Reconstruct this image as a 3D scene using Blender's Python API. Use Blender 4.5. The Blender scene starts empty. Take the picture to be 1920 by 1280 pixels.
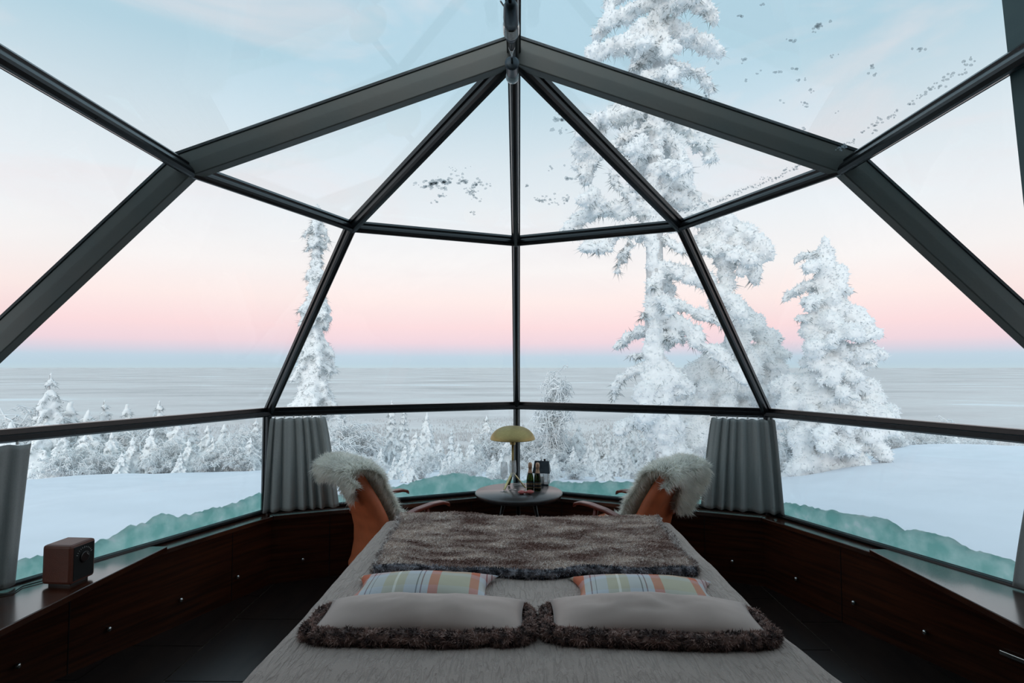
import bpy, bmesh, math, random
import numpy as np
from mathutils import Vector, Matrix, noise as mnoise

sc = bpy.context.scene
col = sc.collection
PI = math.pi
rnd = random.Random(7)

# ------------------------------------------------------------------ camera
ZC = 1.54
CAM = Vector((0.0214, -2.3368, ZC))
FPX = 1061.5
PITCH, YAW = 0.0464, -0.0126
cd = bpy.data.cameras.new('camera')
cam = bpy.data.objects.new('camera', cd)
col.objects.link(cam)
cam.location = CAM
cam.rotation_euler = (PI / 2 + PITCH, 0, -YAW)
cd.sensor_width = 36.0
cd.lens = FPX / 1920 * 36.0
cd.clip_start = 0.02
cd.clip_end = 200000
sc.camera = cam


def at(x, y, D):
    """photo pixel + distance along the view axis -> point of the place"""
    cp, sp, cy, sy = math.cos(PITCH), math.sin(PITCH), math.cos(YAW), math.sin(YAW)
    fw = Vector((sy * cp, cy * cp, sp)); rt = Vector((cy, -sy, 0)); up = rt.cross(fw)
    return CAM + (fw + rt * ((x - 960) / FPX) + up * ((640 - y) / FPX)) * D


def lin(r, g, b):
    f = lambda c: (c / 255 / 12.92) if c <= 10 else ((c / 255 + 0.055) / 1.055) ** 2.4
    return (f(r), f(g), f(b), 1.0)


# ------------------------------------------------------------------ sky
W = bpy.data.worlds.new('twilight_sky')
sc.world = W
W.use_nodes = True
nt = W.node_tree
for n in list(nt.nodes):
    nt.nodes.remove(n)
N = nt.nodes.new
L = nt.links.new
tc = N('ShaderNodeTexCoord')
sep = N('ShaderNodeSeparateXYZ'); L(tc.outputs['Generated'], sep.inputs[0])
ramp = N('ShaderNodeValToRGB')
stops = [(0.0, (188, 207, 216)), (0.007, (184, 204, 217)), (0.019, (188, 206, 220)), (0.029, (210, 206, 219)),
         (0.044, (235, 209, 217)), (0.07, (246, 215, 217)), (0.115, (248, 229, 226)), (0.17, (243, 237, 236)),
         (0.25, (231, 234, 238)), (0.34, (214, 224, 231)), (0.46, (177, 205, 219)), (0.60, (172, 203, 219)),
         (1.0, (174, 204, 220))]
cr = ramp.color_ramp
cr.interpolation = 'LINEAR'
while len(cr.elements) < len(stops):
    cr.elements.new(0.5)
for e, (p, c) in zip(cr.elements, stops):
    e.position = p; e.color = lin(*c)
L(sep.outputs['Z'], ramp.inputs[0])
mp = N('ShaderNodeMapping'); mp.inputs['Scale'].default_value = (1.0, 1.0, 3.6)
L(tc.outputs['Generated'], mp.inputs[0])
nz = N('ShaderNodeTexNoise'); nz.inputs['Scale'].default_value = 2.6; nz.inputs['Detail'].default_value = 5
nz.inputs['Roughness'].default_value = 0.55; nz.inputs['Distortion'].default_value = 0.7
L(mp.outputs[0], nz.inputs['Vector'])
cl = N('ShaderNodeMapRange'); cl.inputs['From Min'].default_value = 0.48; cl.inputs['From Max'].default_value = 0.78
L(nz.outputs['Fac'], cl.inputs['Value'])
hz = N('ShaderNodeMapRange'); hz.inputs['From Min'].default_value = 0.05; hz.inputs['From Max'].default_value = 0.3
L(sep.outputs['Z'], hz.inputs['Value'])
mu = N('ShaderNodeMath'); mu.operation = 'MULTIPLY'; L(cl.outputs[0], mu.inputs[0]); L(hz.outputs[0], mu.inputs[1])
mu2 = N('ShaderNodeMath'); mu2.operation = 'MULTIPLY'; L(mu.outputs[0], mu2.inputs[0]); mu2.inputs[1].default_value = 0.8
mx = N('ShaderNodeMixRGB'); L(mu2.outputs[0], mx.inputs[0]); L(ramp.outputs[0], mx.inputs[1])
mx.inputs[2].default_value = lin(232, 222, 224)
bg = N('ShaderNodeBackground'); L(mx.outputs[0], bg.inputs[0]); bg.inputs[1].default_value = 1.12
wo = N('ShaderNodeOutputWorld'); L(bg.outputs[0], wo.inputs[0])

# low twilight glow from the sunward side, behind the camera
sd_ = bpy.data.lights.new('twilight_glow', 'SUN'); sd_.energy = 1.35; sd_.angle = math.radians(50); sd_.color = (1.0, 0.95, 0.90)
so_ = bpy.data.objects.new('twilight_glow', sd_); col.objects.link(so_)
so_.rotation_euler = (math.radians(76), 0, math.radians(-14))

sc.view_settings.view_transform = 'Standard'
sc.view_settings.look = 'None'
sc.view_settings.gamma = 1
sc.view_settings.use_curve_mapping = False
sc.view_settings.exposure = 0.12


# ------------------------------------------------------------------ materials
def newmat(name):
    m = bpy.data.materials.new(name); m.use_nodes = True
    t = m.node_tree; b = t.nodes['Principled BSDF']
    return m, t, b


def M(name, c, rough=0.5, metal=0.0, var=0.15, scale=8.0, stretch=(1, 1, 1), bump=0.0, bscale=None, c2=None,
      attr=False, spec=None, coat=0.0, detail=4, trans=0.0, sheen=0.0, rvar=0.0):
    m, t, b = newmat(name)
    n = t.nodes.new; l = t.links.new
    tcn = n('ShaderNodeTexCoord'); mpn = n('ShaderNodeMapping'); mpn.inputs['Scale'].default_value = stretch
    l(tcn.outputs['Object'], mpn.inputs[0])
    ns = n('ShaderNodeTexNoise'); ns.inputs['Scale'].default_value = scale; ns.inputs['Detail'].default_value = detail
    l(mpn.outputs[0], ns.inputs['Vector'])
    rp = n('ShaderNodeValToRGB'); rp.color_ramp.elements[0].position = 0.3; rp.color_ramp.elements[1].position = 0.7
    cl_ = lin(*c)
    if c2 is None:
        rp.color_ramp.elements[0].color = tuple(x * (1 - var) for x in cl_[:3]) + (1,)
        rp.color_ramp.elements[1].color = tuple(min(1, x * (1 + var)) for x in cl_[:3]) + (1,)
    else:
        rp.color_ramp.elements[0].color = cl_; rp.color_ramp.elements[1].color = lin(*c2)
    l(ns.outputs['Fac'], rp.inputs[0])
    out = rp.outputs[0]
    if attr:
        a = n('ShaderNodeVertexColor'); a.layer_name = 'col'
        mm = n('ShaderNodeMixRGB'); mm.blend_type = 'MULTIPLY'; mm.inputs[0].default_value = 1
        l(out, mm.inputs[1]); l(a.outputs[0], mm.inputs[2]); out = mm.outputs[0]
    l(out, b.inputs['Base Color'])
    b.inputs['Roughness'].default_value = rough; b.inputs['Metallic'].default_value = metal
    if rvar:
        mr = n('ShaderNodeMapRange'); mr.inputs['To Min'].default_value = rough - rvar; mr.inputs['To Max'].default_value = rough + rvar
        l(ns.outputs['Fac'], mr.inputs['Value']); l(mr.outputs[0], b.inputs['Roughness'])
    if spec is not None:
        b.inputs['Specular IOR Level'].default_value = spec
    b.inputs['Coat Weight'].default_value = coat
    b.inputs['Coat Roughness'].default_value = 0.15
    if sheen:
        b.inputs['Sheen Weight'].default_value = sheen
    if bump:
        bp = n('ShaderNodeBump'); bp.inputs['Strength'].default_value = bump; bp.inputs['Distance'].default_value = 0.01
        if bscale:
            nb = n('ShaderNodeTexNoise'); nb.inputs['Scale'].default_value = bscale; nb.inputs['Detail'].default_value = 6
            l(mpn.outputs[0], nb.inputs['Vector']); l(nb.outputs['Fac'], bp.inputs['Height'])
        else:
            l(ns.outputs['Fac'], bp.inputs['Height'])
        l(bp.outputs[0], b.inputs['Normal'])
    if trans:
        tr = n('ShaderNodeBsdfTranslucent'); l(out, tr.inputs[0])
        ms = n('ShaderNodeMixShader'); ms.inputs[0].default_value = trans
        l(b.outputs[0], ms.inputs[1]); l(tr.outputs[0], ms.inputs[2])
        l(ms.outputs[0], t.nodes['Material Output'].inputs[0])
    return m


def glass_mat(name, tint, rough=0.0, ior=1.45):
    """thin clear sheet: fresnel reflection over a tinted see-through"""
    m, t, b = newmat(name); t.nodes.remove(b)
    n = t.nodes.new; l = t.links.new
    f0 = ((ior - 1) / (ior + 1)) ** 2          # Schlick, the same from both sides of the sheet
    lw = n('ShaderNodeLayerWeight'); lw.inputs['Blend'].default_value = 0.5
    pw = n('ShaderNodeMath'); pw.operation = 'POWER'; l(lw.outputs['Facing'], pw.inputs[0]); pw.inputs[1].default_value = 5
    fr = n('ShaderNodeMath'); fr.operation = 'MULTIPLY_ADD'; l(pw.outputs[0], fr.inputs[0]); fr.inputs[1].default_value = 1 - f0; fr.inputs[2].default_value = f0
    tcn = n('ShaderNodeTexCoord'); ns = n('ShaderNodeTexNoise'); ns.inputs['Scale'].default_value = 1.3
    l(tcn.outputs['Object'], ns.inputs['Vector'])
    rp = n('ShaderNodeValToRGB')
    rp.color_ramp.elements[0].color = tuple(x * 0.985 for x in tint) + (1,)
    rp.color_ramp.elements[1].color = tuple(tint) + (1,)
    l(ns.outputs['Fac'], rp.inputs[0])
    tr = n('ShaderNodeBsdfTransparent'); l(rp.outputs[0], tr.inputs[0])
    gl = n('ShaderNodeBsdfGlossy'); gl.inputs['Roughness'].default_value = rough
    ms = n('ShaderNodeMixShader'); l(fr.outputs[0], ms.inputs[0]); l(tr.outputs[0], ms.inputs[1]); l(gl.outputs[0], ms.inputs[2])
    l(ms.outputs[0], t.nodes['Material Output'].inputs[0])
    return m


m_glass = glass_mat('pane_glass', (0.975, 0.985, 0.985))
m_crystal = glass_mat('wine_glass', (0.975, 0.98, 0.985), ior=1.75)
_t = m_crystal.node_tree; _o = _t.nodes['Material Output']; _s = _o.inputs[0].links[0].from_socket
_d = _t.nodes.new('ShaderNodeBsdfTranslucent'); _d2 = _t.nodes.new('ShaderNodeMixShader'); _d2.inputs[0].default_value = 0.13
_t.links.new(_s, _d2.inputs[1]); _t.links.new(_d.outputs[0], _d2.inputs[2]); _t.links.new(_d2.outputs[0], _o.inputs[0])
m_green = glass_mat('green_bottle_glass', (0.12, 0.17, 0.03), ior=1.5)
m_frame = M('black_frame', (15, 18, 21), 0.3, 0.1, 0.2, 30, rvar=0.06)
m_arch = M('arch_grey_steel', (92, 100, 98), 0.45, 0.1, 0.10, 4, bump=0.05, bscale=60, c2=(104, 104, 99))
m_gasket = M('gasket', (42, 52, 56), 0.5, 0.0, 0.15, 20)
m_wood = M('walnut_panel', (78, 40, 23), 0.32, 0, 0, 2.2, (1.2, 1.2, 22), c2=(40, 18, 10), spec=0.3, detail=8, bump=0.04)
m_sill = M('walnut_sill', (66, 34, 21), 0.22, 0, 0, 2.0, (6, 6, 14), c2=(44, 21, 13), coat=0.6, spec=0.7, detail=8)
m_tile = M('floor_tile', (38, 27, 23), 0.34, 0, 0, 2.5, (5, 1, 1), c2=(24, 16, 14), spec=0.45, detail=8, rvar=0.08)
m_grout = M('grout', (168, 148, 130), 0.9, 0, 0.2, 20)
m_wallback = M('teal_grey_panel', (74, 100, 102), 0.6, 0, 0.08, 5, bump=0.03)
m_hub = M('hub_plaster', (150, 145, 138), 0.8, 0, 0.1, 6, bump=0.05)
m_chrome = M('brushed_chrome', (200, 200, 198), 0.2, 1.0, 0.1, 60)
m_snow = M('snow', (236, 241, 248), 0.75, 0, 0.03, 1.5, bump=0.25, bscale=9, spec=0.2)
m_treesnow = M('clinging_snow', (248, 250, 251), 0.8, 0, 0.05, 9, bump=0.9, bscale=22, spec=0.15)
m_needle = M('frosted_needles', (84, 92, 90), 0.8, 0, 0.0, 7, c2=(188, 195, 197))
m_rime = M('rime', (244, 247, 250), 0.8, 0, 0.08, 12)
m_bark = M('rimed_bark', (186, 185, 184), 0.9, 0, 0, 6, (1, 1, 0.4), c2=(226, 228, 230), bump=0.6, bscale=25)
m_ice = M('packed_ice_snow', (172, 218, 212), 0.55, 0, 0, 10, c2=(226, 245, 241), bump=0.6, bscale=24, trans=0.8, detail=8)
_e = [n for n in m_ice.node_tree.nodes if n.type == 'VALTORGB'][0].color_ramp
_e.elements[0].position = 0.38; _e.elements[1].position = 0.62
_q = _e.elements.new(0.68); _q.color = lin(250, 253, 253)
m_frost = M('frost_crystals', (196, 208, 214), 0.6, 0, 0.15, 50, trans=0.6)
_t = m_frost.node_tree; _o = _t.nodes['Material Output']; _s = _o.inputs[0].links[0].from_socket
_tr = _t.nodes.new('ShaderNodeBsdfTransparent'); _m = _t.nodes.new('ShaderNodeMixShader'); _m.inputs[0].default_value = 0.72
_t.links.new(_s, _m.inputs[1]); _t.links.new(_tr.outputs[0], _m.inputs[2]); _t.links.new(_m.outputs[0], _o.inputs[0])
m_curtain = M('grey_curtain', (158, 163, 162), 0.85, 0, 0.07, 300, (1, 1, 0.3), sheen=0.2, bump=0.1, bscale=500)
m_hook = M('white_plastic', (225, 225, 222), 0.4, 0, 0.03, 20)
m_orange = M('cognac_leather', (206, 112, 74), 0.42, 0, 0.12, 12, bump=0.12, bscale=160)
m_redwood = M('red_stained_wood', (112, 46, 32), 0.32, 0, 0.25, 3, (3, 3, 18), spec=0.5)
m_fleece = M('white_fleece', (255, 255, 255), 0.9, 0, 0.04, 20, attr=True, sheen=0.5, trans=0.7)
m_fur = M('fur_pile', (255, 255, 255), 0.85, 0, 0.06, 40, attr=True, sheen=0.2)
m_tabletop = M('black_ash_top', (64, 60, 60), 0.28, 0, 0, 3, (1, 14, 1), c2=(48, 45, 46), spec=0.5, detail=8)
m_dark = M('black_lacquer', (22, 20, 22), 0.35, 0, 0.1, 20)
m_brass = M('brushed_brass', (172, 152, 104), 0.5, 1.0, 0.10, 40, (1, 1, 6))
m_brass_leg = M('pale_brass', (206, 190, 140), 0.4, 1.0, 0.1, 30)
m_shadein = M('white_enamel', (230, 226, 214), 0.5, 0, 0.03, 20)
m_foil = M('copper_foil', (196, 158, 132), 0.45, 0.6, 0.2, 60, bump=0.4, bscale=120)
m_label = M('black_label', (28, 24, 22), 0.55, 0, 0.2, 60)
m_gold = M('gold_print', (168, 140, 96), 0.4, 0.7, 0.1, 60)
m_pink = M('red_leather', (186, 96, 92), 0.45, 0, 0.2, 40)
m_lantern = M('dark_zinc_roof', (36, 44, 52), 0.35, 0.4, 0.3, 30)
m_radio = M('brown_leatherette', (92, 46, 32), 0.45, 0, 0.12, 30, bump=0.1, bscale=180)
m_radiof = M('black_speaker_grille', (12, 12, 13), 0.85, 0, 0.2, 60)
m_print = M('pale_print', (170, 172, 170), 0.5, 0, 0.1, 40)
m_fabricdark = M('bed_base_fabric', (40, 30, 28), 0.9, 0, 0.2, 80)
m_mattress = M('mattress_ticking', (150, 145, 140), 0.9, 0, 0.05, 50)
m_pillow = M('taupe_velvet', (182, 157, 146), 0.75, 0, 0.08, 6, sheen=0.4, bump=0.08, bscale=14)
m_farforest = None


def spread_mat():
    m, t, b = newmat('crinkled_bedspread')
    n = t.nodes.new; l = t.links.new
    tcn = n('ShaderNodeTexCoord'); mpn = n('ShaderNodeMapping')
    mpn.inputs['Rotation'].default_value = (0, 0, 0.0); mpn.inputs['Scale'].default_value = (62, 11, 8)
    l(tcn.outputs['Object'], mpn.inputs[0])
    nd = n('ShaderNodeTexNoise'); nd.inputs['Scale'].default_value = 1.0; nd.inputs['Detail'].default_value = 3
    nd.inputs['Distortion'].default_value = 0.6
    l(mpn.outputs[0], nd.inputs['Vector'])
    rg = n('ShaderNodeMapRange'); rg.inputs['From Min'].default_value = 0.36; rg.inputs['From Max'].default_value = 0.56
    l(nd.outputs['Fac'], rg.inputs['Value'])
    nf = n('ShaderNodeTexNoise'); nf.inputs['Scale'].default_value = 260
    l(tcn.outputs['Object'], nf.inputs['Vector'])
    ad = n('ShaderNodeMath'); ad.operation = 'MULTIPLY_ADD'; l(nf.outputs['Fac'], ad.inputs[0]); ad.inputs[1].default_value = 0.25
    l(rg.outputs[0], ad.inputs[2])
    bp = n('ShaderNodeBump'); bp.inputs['Strength'].default_value = 0.7; bp.inputs['Distance'].default_value = 0.010
    l(ad.outputs[0], bp.inputs['Height']); l(bp.outputs[0], b.inputs['Normal'])
    rp = n('ShaderNodeValToRGB'); rp.color_ramp.elements[0].color = lin(166, 146, 136); rp.color_ramp.elements[1].color = lin(184, 162, 151)
    l(nf.outputs['Fac'], rp.inputs[0]); l(rp.outputs[0], b.inputs['Base Color'])
    b.inputs['Roughness'].default_value = 0.8; b.inputs['Sheen Weight'].default_value = 0.25
    return m


def plaid_mat():
    m, t, b = newmat('plaid_wool')
    n = t.nodes.new; l = t.links.new
    tcn = n('ShaderNodeTexCoord'); sp_ = n('ShaderNodeSeparateXYZ'); l(tcn.outputs['Object'], sp_.inputs[0])

    def bands(sock, lo, hi, st):
        mr = n('ShaderNodeMapRange'); mr.inputs['From Min'].default_value = lo; mr.inputs['From Max'].default_value = hi
        l(sock, mr.inputs['Value'])
        r = n('ShaderNodeValToRGB'); e = r.color_ramp; e.interpolation = 'CONSTANT'
        while len(e.elements) < len(st):
            e.elements.new(0.5)
        for q, (p, c) in zip(e.elements, st):
            q.position = p; q.color = lin(*c)
        l(mr.outputs[0], r.inputs[0]); return r.outputs[0]
    O, G, B_, P, Wt, Dk = (206, 112, 82), (194, 184, 160), (198, 198, 202), (120, 82, 96), (236, 228, 214), (96, 96, 104)
    X = bands(sp_.outputs['X'], -0.34, 0.34, [(0, G), (0.07, O), (0.135, B_), (0.17, P), (0.177, B_), (0.2, Dk), (0.207, B_), (0.27, G),
              (0.335, Wt), (0.348, G), (0.40, B_), (0.47, Dk), (0.477, B_), (0.5, P), (0.507, B_), (0.545, O), (0.605, G),
              (0.79, O), (0.845, B_), (0.885, P), (0.892, B_), (0.915, Dk), (0.922, B_)])
    Y = bands(sp_.outputs['Y'], -0.2, 0.2, [(0, G), (0.1, B_), (0.18, P), (0.19, B_), (0.3, G), (0.55, B_), (0.66, O), (0.86, B_), (0.95, G)])
    mm = n('ShaderNodeMixRGB'); mm.inputs[0].default_value = 0.32; l(X, mm.inputs[1]); l(Y, mm.inputs[2])
    ns = n('ShaderNodeTexNoise'); ns.inputs['Scale'].default_value = 400; l(tcn.outputs['Object'], ns.inputs['Vector'])
    bp = n('ShaderNodeBump'); bp.inputs['Strength'].default_value = 0.15; bp.inputs['Distance'].default_value = 0.004
    l(ns.outputs['Fac'], bp.inputs['Height']); l(bp.outputs[0], b.inputs['Normal'])
    l(mm.outputs[0], b.inputs['Base Color']); b.inputs['Roughness'].default_value = 0.85
    return m


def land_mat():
    m, t, b = newmat('frosted_hazed_valley')
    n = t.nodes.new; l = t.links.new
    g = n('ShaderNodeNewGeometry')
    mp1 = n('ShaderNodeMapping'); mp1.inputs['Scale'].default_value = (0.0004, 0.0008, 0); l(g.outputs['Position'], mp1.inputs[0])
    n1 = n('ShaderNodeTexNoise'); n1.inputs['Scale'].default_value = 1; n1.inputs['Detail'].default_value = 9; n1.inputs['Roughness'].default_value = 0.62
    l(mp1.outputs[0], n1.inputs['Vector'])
    r1 = n('ShaderNodeValToRGB'); e = r1.color_ramp  # frosted land, with haze and missing frontal light paled into the base colour
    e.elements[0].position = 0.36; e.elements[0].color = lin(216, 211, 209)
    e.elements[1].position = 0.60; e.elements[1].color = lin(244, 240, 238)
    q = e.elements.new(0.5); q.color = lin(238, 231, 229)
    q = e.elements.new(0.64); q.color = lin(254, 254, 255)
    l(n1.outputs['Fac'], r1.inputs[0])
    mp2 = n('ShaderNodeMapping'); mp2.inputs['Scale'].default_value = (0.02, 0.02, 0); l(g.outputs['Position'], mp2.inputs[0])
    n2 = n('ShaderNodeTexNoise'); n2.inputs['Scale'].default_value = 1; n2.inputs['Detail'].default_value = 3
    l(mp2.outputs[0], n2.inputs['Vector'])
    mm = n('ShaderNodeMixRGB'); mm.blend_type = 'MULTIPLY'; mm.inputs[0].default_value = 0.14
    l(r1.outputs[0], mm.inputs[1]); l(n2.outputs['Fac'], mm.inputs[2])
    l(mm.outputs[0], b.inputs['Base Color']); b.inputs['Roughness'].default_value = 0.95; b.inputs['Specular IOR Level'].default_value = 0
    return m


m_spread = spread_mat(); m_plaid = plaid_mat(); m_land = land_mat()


# ------------------------------------------------------------------ mesh helpers
def link(o, parent=None):
    col.objects.link(o)
    if parent is not None:
        o.parent = parent
    return o


def tag(o, label=None, cat=None, group=None, kind=None):
    if label: o['label'] = label
    if cat: o['category'] = cat
    if group: o['group'] = group
    if kind: o['kind'] = kind
    return o


def empty(name, loc=(0, 0, 0), rz=0.0):
    o = bpy.data.objects.new(name, None)
    o.empty_display_size = 0.1
    o.location = loc; o.rotation_euler = (0, 0, rz)
    return link(o)


def mesh(name, v, f, smooth=False, cols=None):
    me = bpy.data.meshes.new(name)
    me.from_pydata([tuple(p) for p in v], [], f)
    if smooth:
        me.polygons.foreach_set('use_smooth', [True] * len(me.polygons))
    if cols is not None:
        a = me.color_attributes.new('col', 'FLOAT_COLOR', 'POINT')
        a.data.foreach_set('color', np.asarray(cols, dtype=np.float32).reshape(-1))
    me.update()
    return me


class MB:
    def __init__(s):
        s.v = []; s.f = []; s.c = []

    def add(s, v, f, c=None):
        k = len(s.v); s.v.extend(v); s.f.extend([tuple(i + k for i in q) for q in f])
        if c is not None: s.c.extend(c)
        return s

    def box(s, c, d, R=None):
        hx, hy, hz = d[0] / 2, d[1] / 2, d[2] / 2
        v = [Vector((x, y, z)) for z in (-hz, hz) for y in (-hy, hy) for x in (-hx, hx)]
        if R is not None: v = [R @ p for p in v]
        c = Vector(c)
        return s.add([p + c for p in v], [(0, 2, 3, 1), (4, 5, 7, 6), (0, 1, 5, 4), (2, 6, 7, 3), (0, 4, 6, 2), (1, 3, 7, 5)])

    def tube(s, pts, r, n=10, cap=True, flat=1.0):
        pts = [Vector(p) for p in pts]; m = len(pts)
        rr = r if hasattr(r, '__len__') else [r] * m
        rings = []; prev = None
        for i, p in enumerate(pts):
            t = (pts[min(i + 1, m - 1)] - pts[max(i - 1, 0)]).normalized()
            if prev is None:
                a = Vector((0, 0, 1)) if abs(t.z) < 0.9 else Vector((1, 0, 0))
                u = t.cross(a).normalized()
            else:
                u = (prev - t * prev.dot(t)).normalized()
            w = t.cross(u); prev = u
            rings.append([p + (u * math.cos(2 * PI * k / n) + w * (math.sin(2 * PI * k / n) * flat)) * rr[i] for k in range(n)])
        v = [q for rg in rings for q in rg]; f = []
        for i in range(m - 1):
            for k in range(n):
                a, b = i * n + k, i * n + (k + 1) % n
                f.append((a, b, b + n, a + n))
        if cap:
            f.append(tuple(range(n - 1, -1, -1))); f.append(tuple((m - 1) * n + k for k in range(n)))
        return s.add(v, f)

    def lathe(s, prof, n=24, org=(0, 0, 0), axis=None):
        """prof: (radius, height) pairs; axis: matrix turning local z"""
        org = Vector(org); v = []; f = []; m = len(prof)
        for r_, h in prof:
            for k in range(n):
                p = Vector((max(r_, 1e-5) * math.cos(2 * PI * k / n), max(r_, 1e-5) * math.sin(2 * PI * k / n), h))
                v.append((axis @ p if axis is not None else p) + org)
        for i in range(m - 1):
            for k in range(n):
                a, b = i * n + k, i * n + (k + 1) % n
                f.append((a, b, b + n, a + n))
        return s.add(v, f)

    def prism(s, poly, z0, z1):
        n = len(poly)
        v = [Vector((p[0], p[1], z0)) for p in poly] + [Vector((p[0], p[1], z1)) for p in poly]
        f = [tuple(range(n - 1, -1, -1)), tuple(range(n, 2 * n))]
        f += [(i, (i + 1) % n, (i + 1) % n + n, i + n) for i in range(n)]
        return s.add(v, f)

    def build(s, name, mat, parent=None, smooth=False, bevel=0.0, loc=None):
        me = mesh(name, s.v, s.f, smooth, s.c if s.c else None)
        bm = bmesh.new(); bm.from_mesh(me); bmesh.ops.recalc_face_normals(bm, faces=bm.faces); bm.to_mesh(me); bm.free()
        me.materials.append(mat)
        o = link(bpy.data.objects.new(name, me), parent)
        if loc is not None: o.location = loc
        if bevel:
            b = o.modifiers.new('bevel', 'BEVEL'); b.width = bevel; b.segments = 2; b.limit_method = 'ANGLE'
        return o


def struct(o, label, cat):
    return tag(o, label, cat, kind='structure')


# ------------------------------------------------------------------ the dome
R, RU = 2.6, 1.3872
ZV, ZU, ZA = ZC - 0.3242, ZC + 0.8453, ZC + 1.3332
ZS = 0.485                      # top of the sill
YB = -1.02                      # back end of the glazed part


def oc(r, i, z):
    a = i * PI / 4
    return Vector((r * math.sin(a), r * math.cos(a), z))


V = {i: oc(R, i, ZV) for i in range(-2, 3)}
S = {i: oc(R, i, ZS) for i in range(-2, 3)}
U = {i: oc(RU, i, ZU) for i in range(-2, 3)}
A = Vector((0, 0, ZA))
for sgn, k in ((-1, -3), (1, 3)):
    V[k] = Vector((sgn * R, YB, ZV)); S[k] = Vector((sgn * R, YB, ZS)); U[k] = Vector((sgn * RU, YB, ZU))
AB = Vector((0, YB, ZA))
CEN = Vector((0, 0, 1.2))

SIDE = {-3: 'far left rear', -2: 'left', -1: 'front left', 0: 'front right', 1: 'right', 2: 'far right rear'}


def pane(idx, pts, label, outset=0.004):
    pts = [Vector(p) for p in pts]
    nrm = (pts[1] - pts[0]).cross(pts[2] - pts[0]).normalized()
    mid = sum(pts, Vector()) / len(pts)
    if nrm.dot(mid - CEN) < 0: nrm = -nrm
    n = len(pts); v = [p + nrm * outset for p in pts] + [p + nrm * (outset + 0.006) for p in pts]
    b = MB(); b.add(v, [tuple(range(n)), tuple(range(2 * n - 1, n - 1, -1))] + [(i, (i + 1) % n, (i + 1) % n + n, i + n) for i in range(n)])
    o = b.build('window_%d' % idx, m_glass)
    struct(o, label, 'window')
    return o, nrm


wi = 1
PANES = {}
for a in range(-3, 3):
    b_ = a + 1
    rear = a in (-3, 2)
    PANES['low', a] = pane(wi, [S[a], S[b_], V[b_], V[a]], 'upright lower glass pane, %s side of the dome' % SIDE[a]); wi += 1
    PANES['mid', a] = pane(wi, [V[a], V[b_], U[b_], U[a]], 'sloping middle glass pane, %s side of the dome' % SIDE[a]); wi += 1
    if rear:
        PANES['top', a] = pane(wi, [U[a], U[b_], A if a == -3 else AB, AB if a == -3 else A], 'nearly flat roof glass pane above the bed, %s' % SIDE[a])
    else:
        PANES['top', a] = pane(wi, [U[a], U[b_], A], 'triangular roof glass pane below the apex, %s' % SIDE[a])
    wi += 1

ti = 1


def bar(P, Q, label, w=0.056, dep=0.062, shape='round'):
    """glazing bar with a rounded room side"""
    global ti
    P, Q = Vector(P), Vector(Q)
    t = (Q - P).normalized(); mid = (P + Q) / 2
    inn = (Vector((0, mid.y if mid.y < 0 else 0, 1.2)) - mid); inn = (inn - t * inn.dot(t)).normalized()
    sd = t.cross(inn)
    h = w / 2
    if shape == 'round':
        prof = [(-h, -0.012), (-h, 0.012), (-h * 0.72, 0.018), (-h * 0.72, dep * 0.62), (-h * 0.55, dep * 0.86), (-h * 0.25, dep), (h * 0.25, dep),
                (h * 0.55, dep * 0.86), (h * 0.72, dep * 0.62), (h * 0.72, 0.018), (h, 0.012), (h, -0.012)]
    else:
        prof = [(-h, -0.015), (-h, dep * 0.45), (-h * 0.2, dep * 0.5), (-h * 0.1, dep), (h * 0.7, dep), (h, dep * 0.8), (h, -0.015)]
    n = len(prof)
    v = [P + sd * x + inn * y for x, y in prof] + [Q + sd * x + inn * y for x, y in prof]
    b = MB(); b.add(v, [tuple(range(n)), tuple(range(2 * n - 1, n - 1, -1))] + [(i, (i + 1) % n, (i + 1) % n + n, i + n) for i in range(n)])
    o = b.build('trim_%d' % ti, m_frame, smooth=False); ti += 1
    struct(o, label, 'frame bar')
    return o


# main arch in the plane y = 0, mitred at the knees
def arch(y0, y1, mat, label, dep=0.104, outer=0.052, lip=True):
    global ti
    line = [Vector((-R, 0, 0.0)), V[-2], U[-2], A, U[2], V[2], Vector((R, 0, 0.0))]
    line = [Vector((p.x, p.z)) for p in line]

    def off(d):
        out = []
        for i, p in enumerate(line):
            ns = []
            if i > 0:
                t = (p - line[i - 1]).normalized(); ns.append(Vector((-t.y, t.x)))
            if i < len(line) - 1:
                t = (line[i + 1] - p).normalized(); ns.append(Vector((-t.y, t.x)))
            nn = sum(ns, Vector((0, 0))).normalized()
            out.append(p + nn * (d / max(0.3, nn.dot(ns[0]))))
        return out
    o_, i_ = off(outer), off(outer - dep)
    n = len(line); v = []
    for y in (y0, y1):
        v += [Vector((p.x, y, p.y)) for p in o_] + [Vector((p.x, y, p.y)) for p in i_]
    f = []
    for k in range(n - 1):
        f += [(k, k + 1, n + k + 1, n + k), (2 * n + k, 3 * n + k, 3 * n + k + 1, 2 * n + k + 1),
              (k, 2 * n + k, 2 * n + k + 1, k + 1), (n + k, n + k + 1, 3 * n + k + 1, 3 * n + k)]
    b = MB(); b.add(v, f)
    o = b.build('trim_%d' % ti, mat, bevel=0.004); ti += 1
    struct(o, label, 'frame arch')
    if lip:
        o2, i2 = off(outer + 0.012), off(outer + 0.001)
        v = []
        for y in (y0 - 0.004, y1):
            v += [Vector((p.x, y, p.y)) for p in o2] + [Vector((p.x, y, p.y)) for p in i2]
        b = MB(); b.add(v, f); b.build('gasket_strip', m_gasket, o)
    return o


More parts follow.
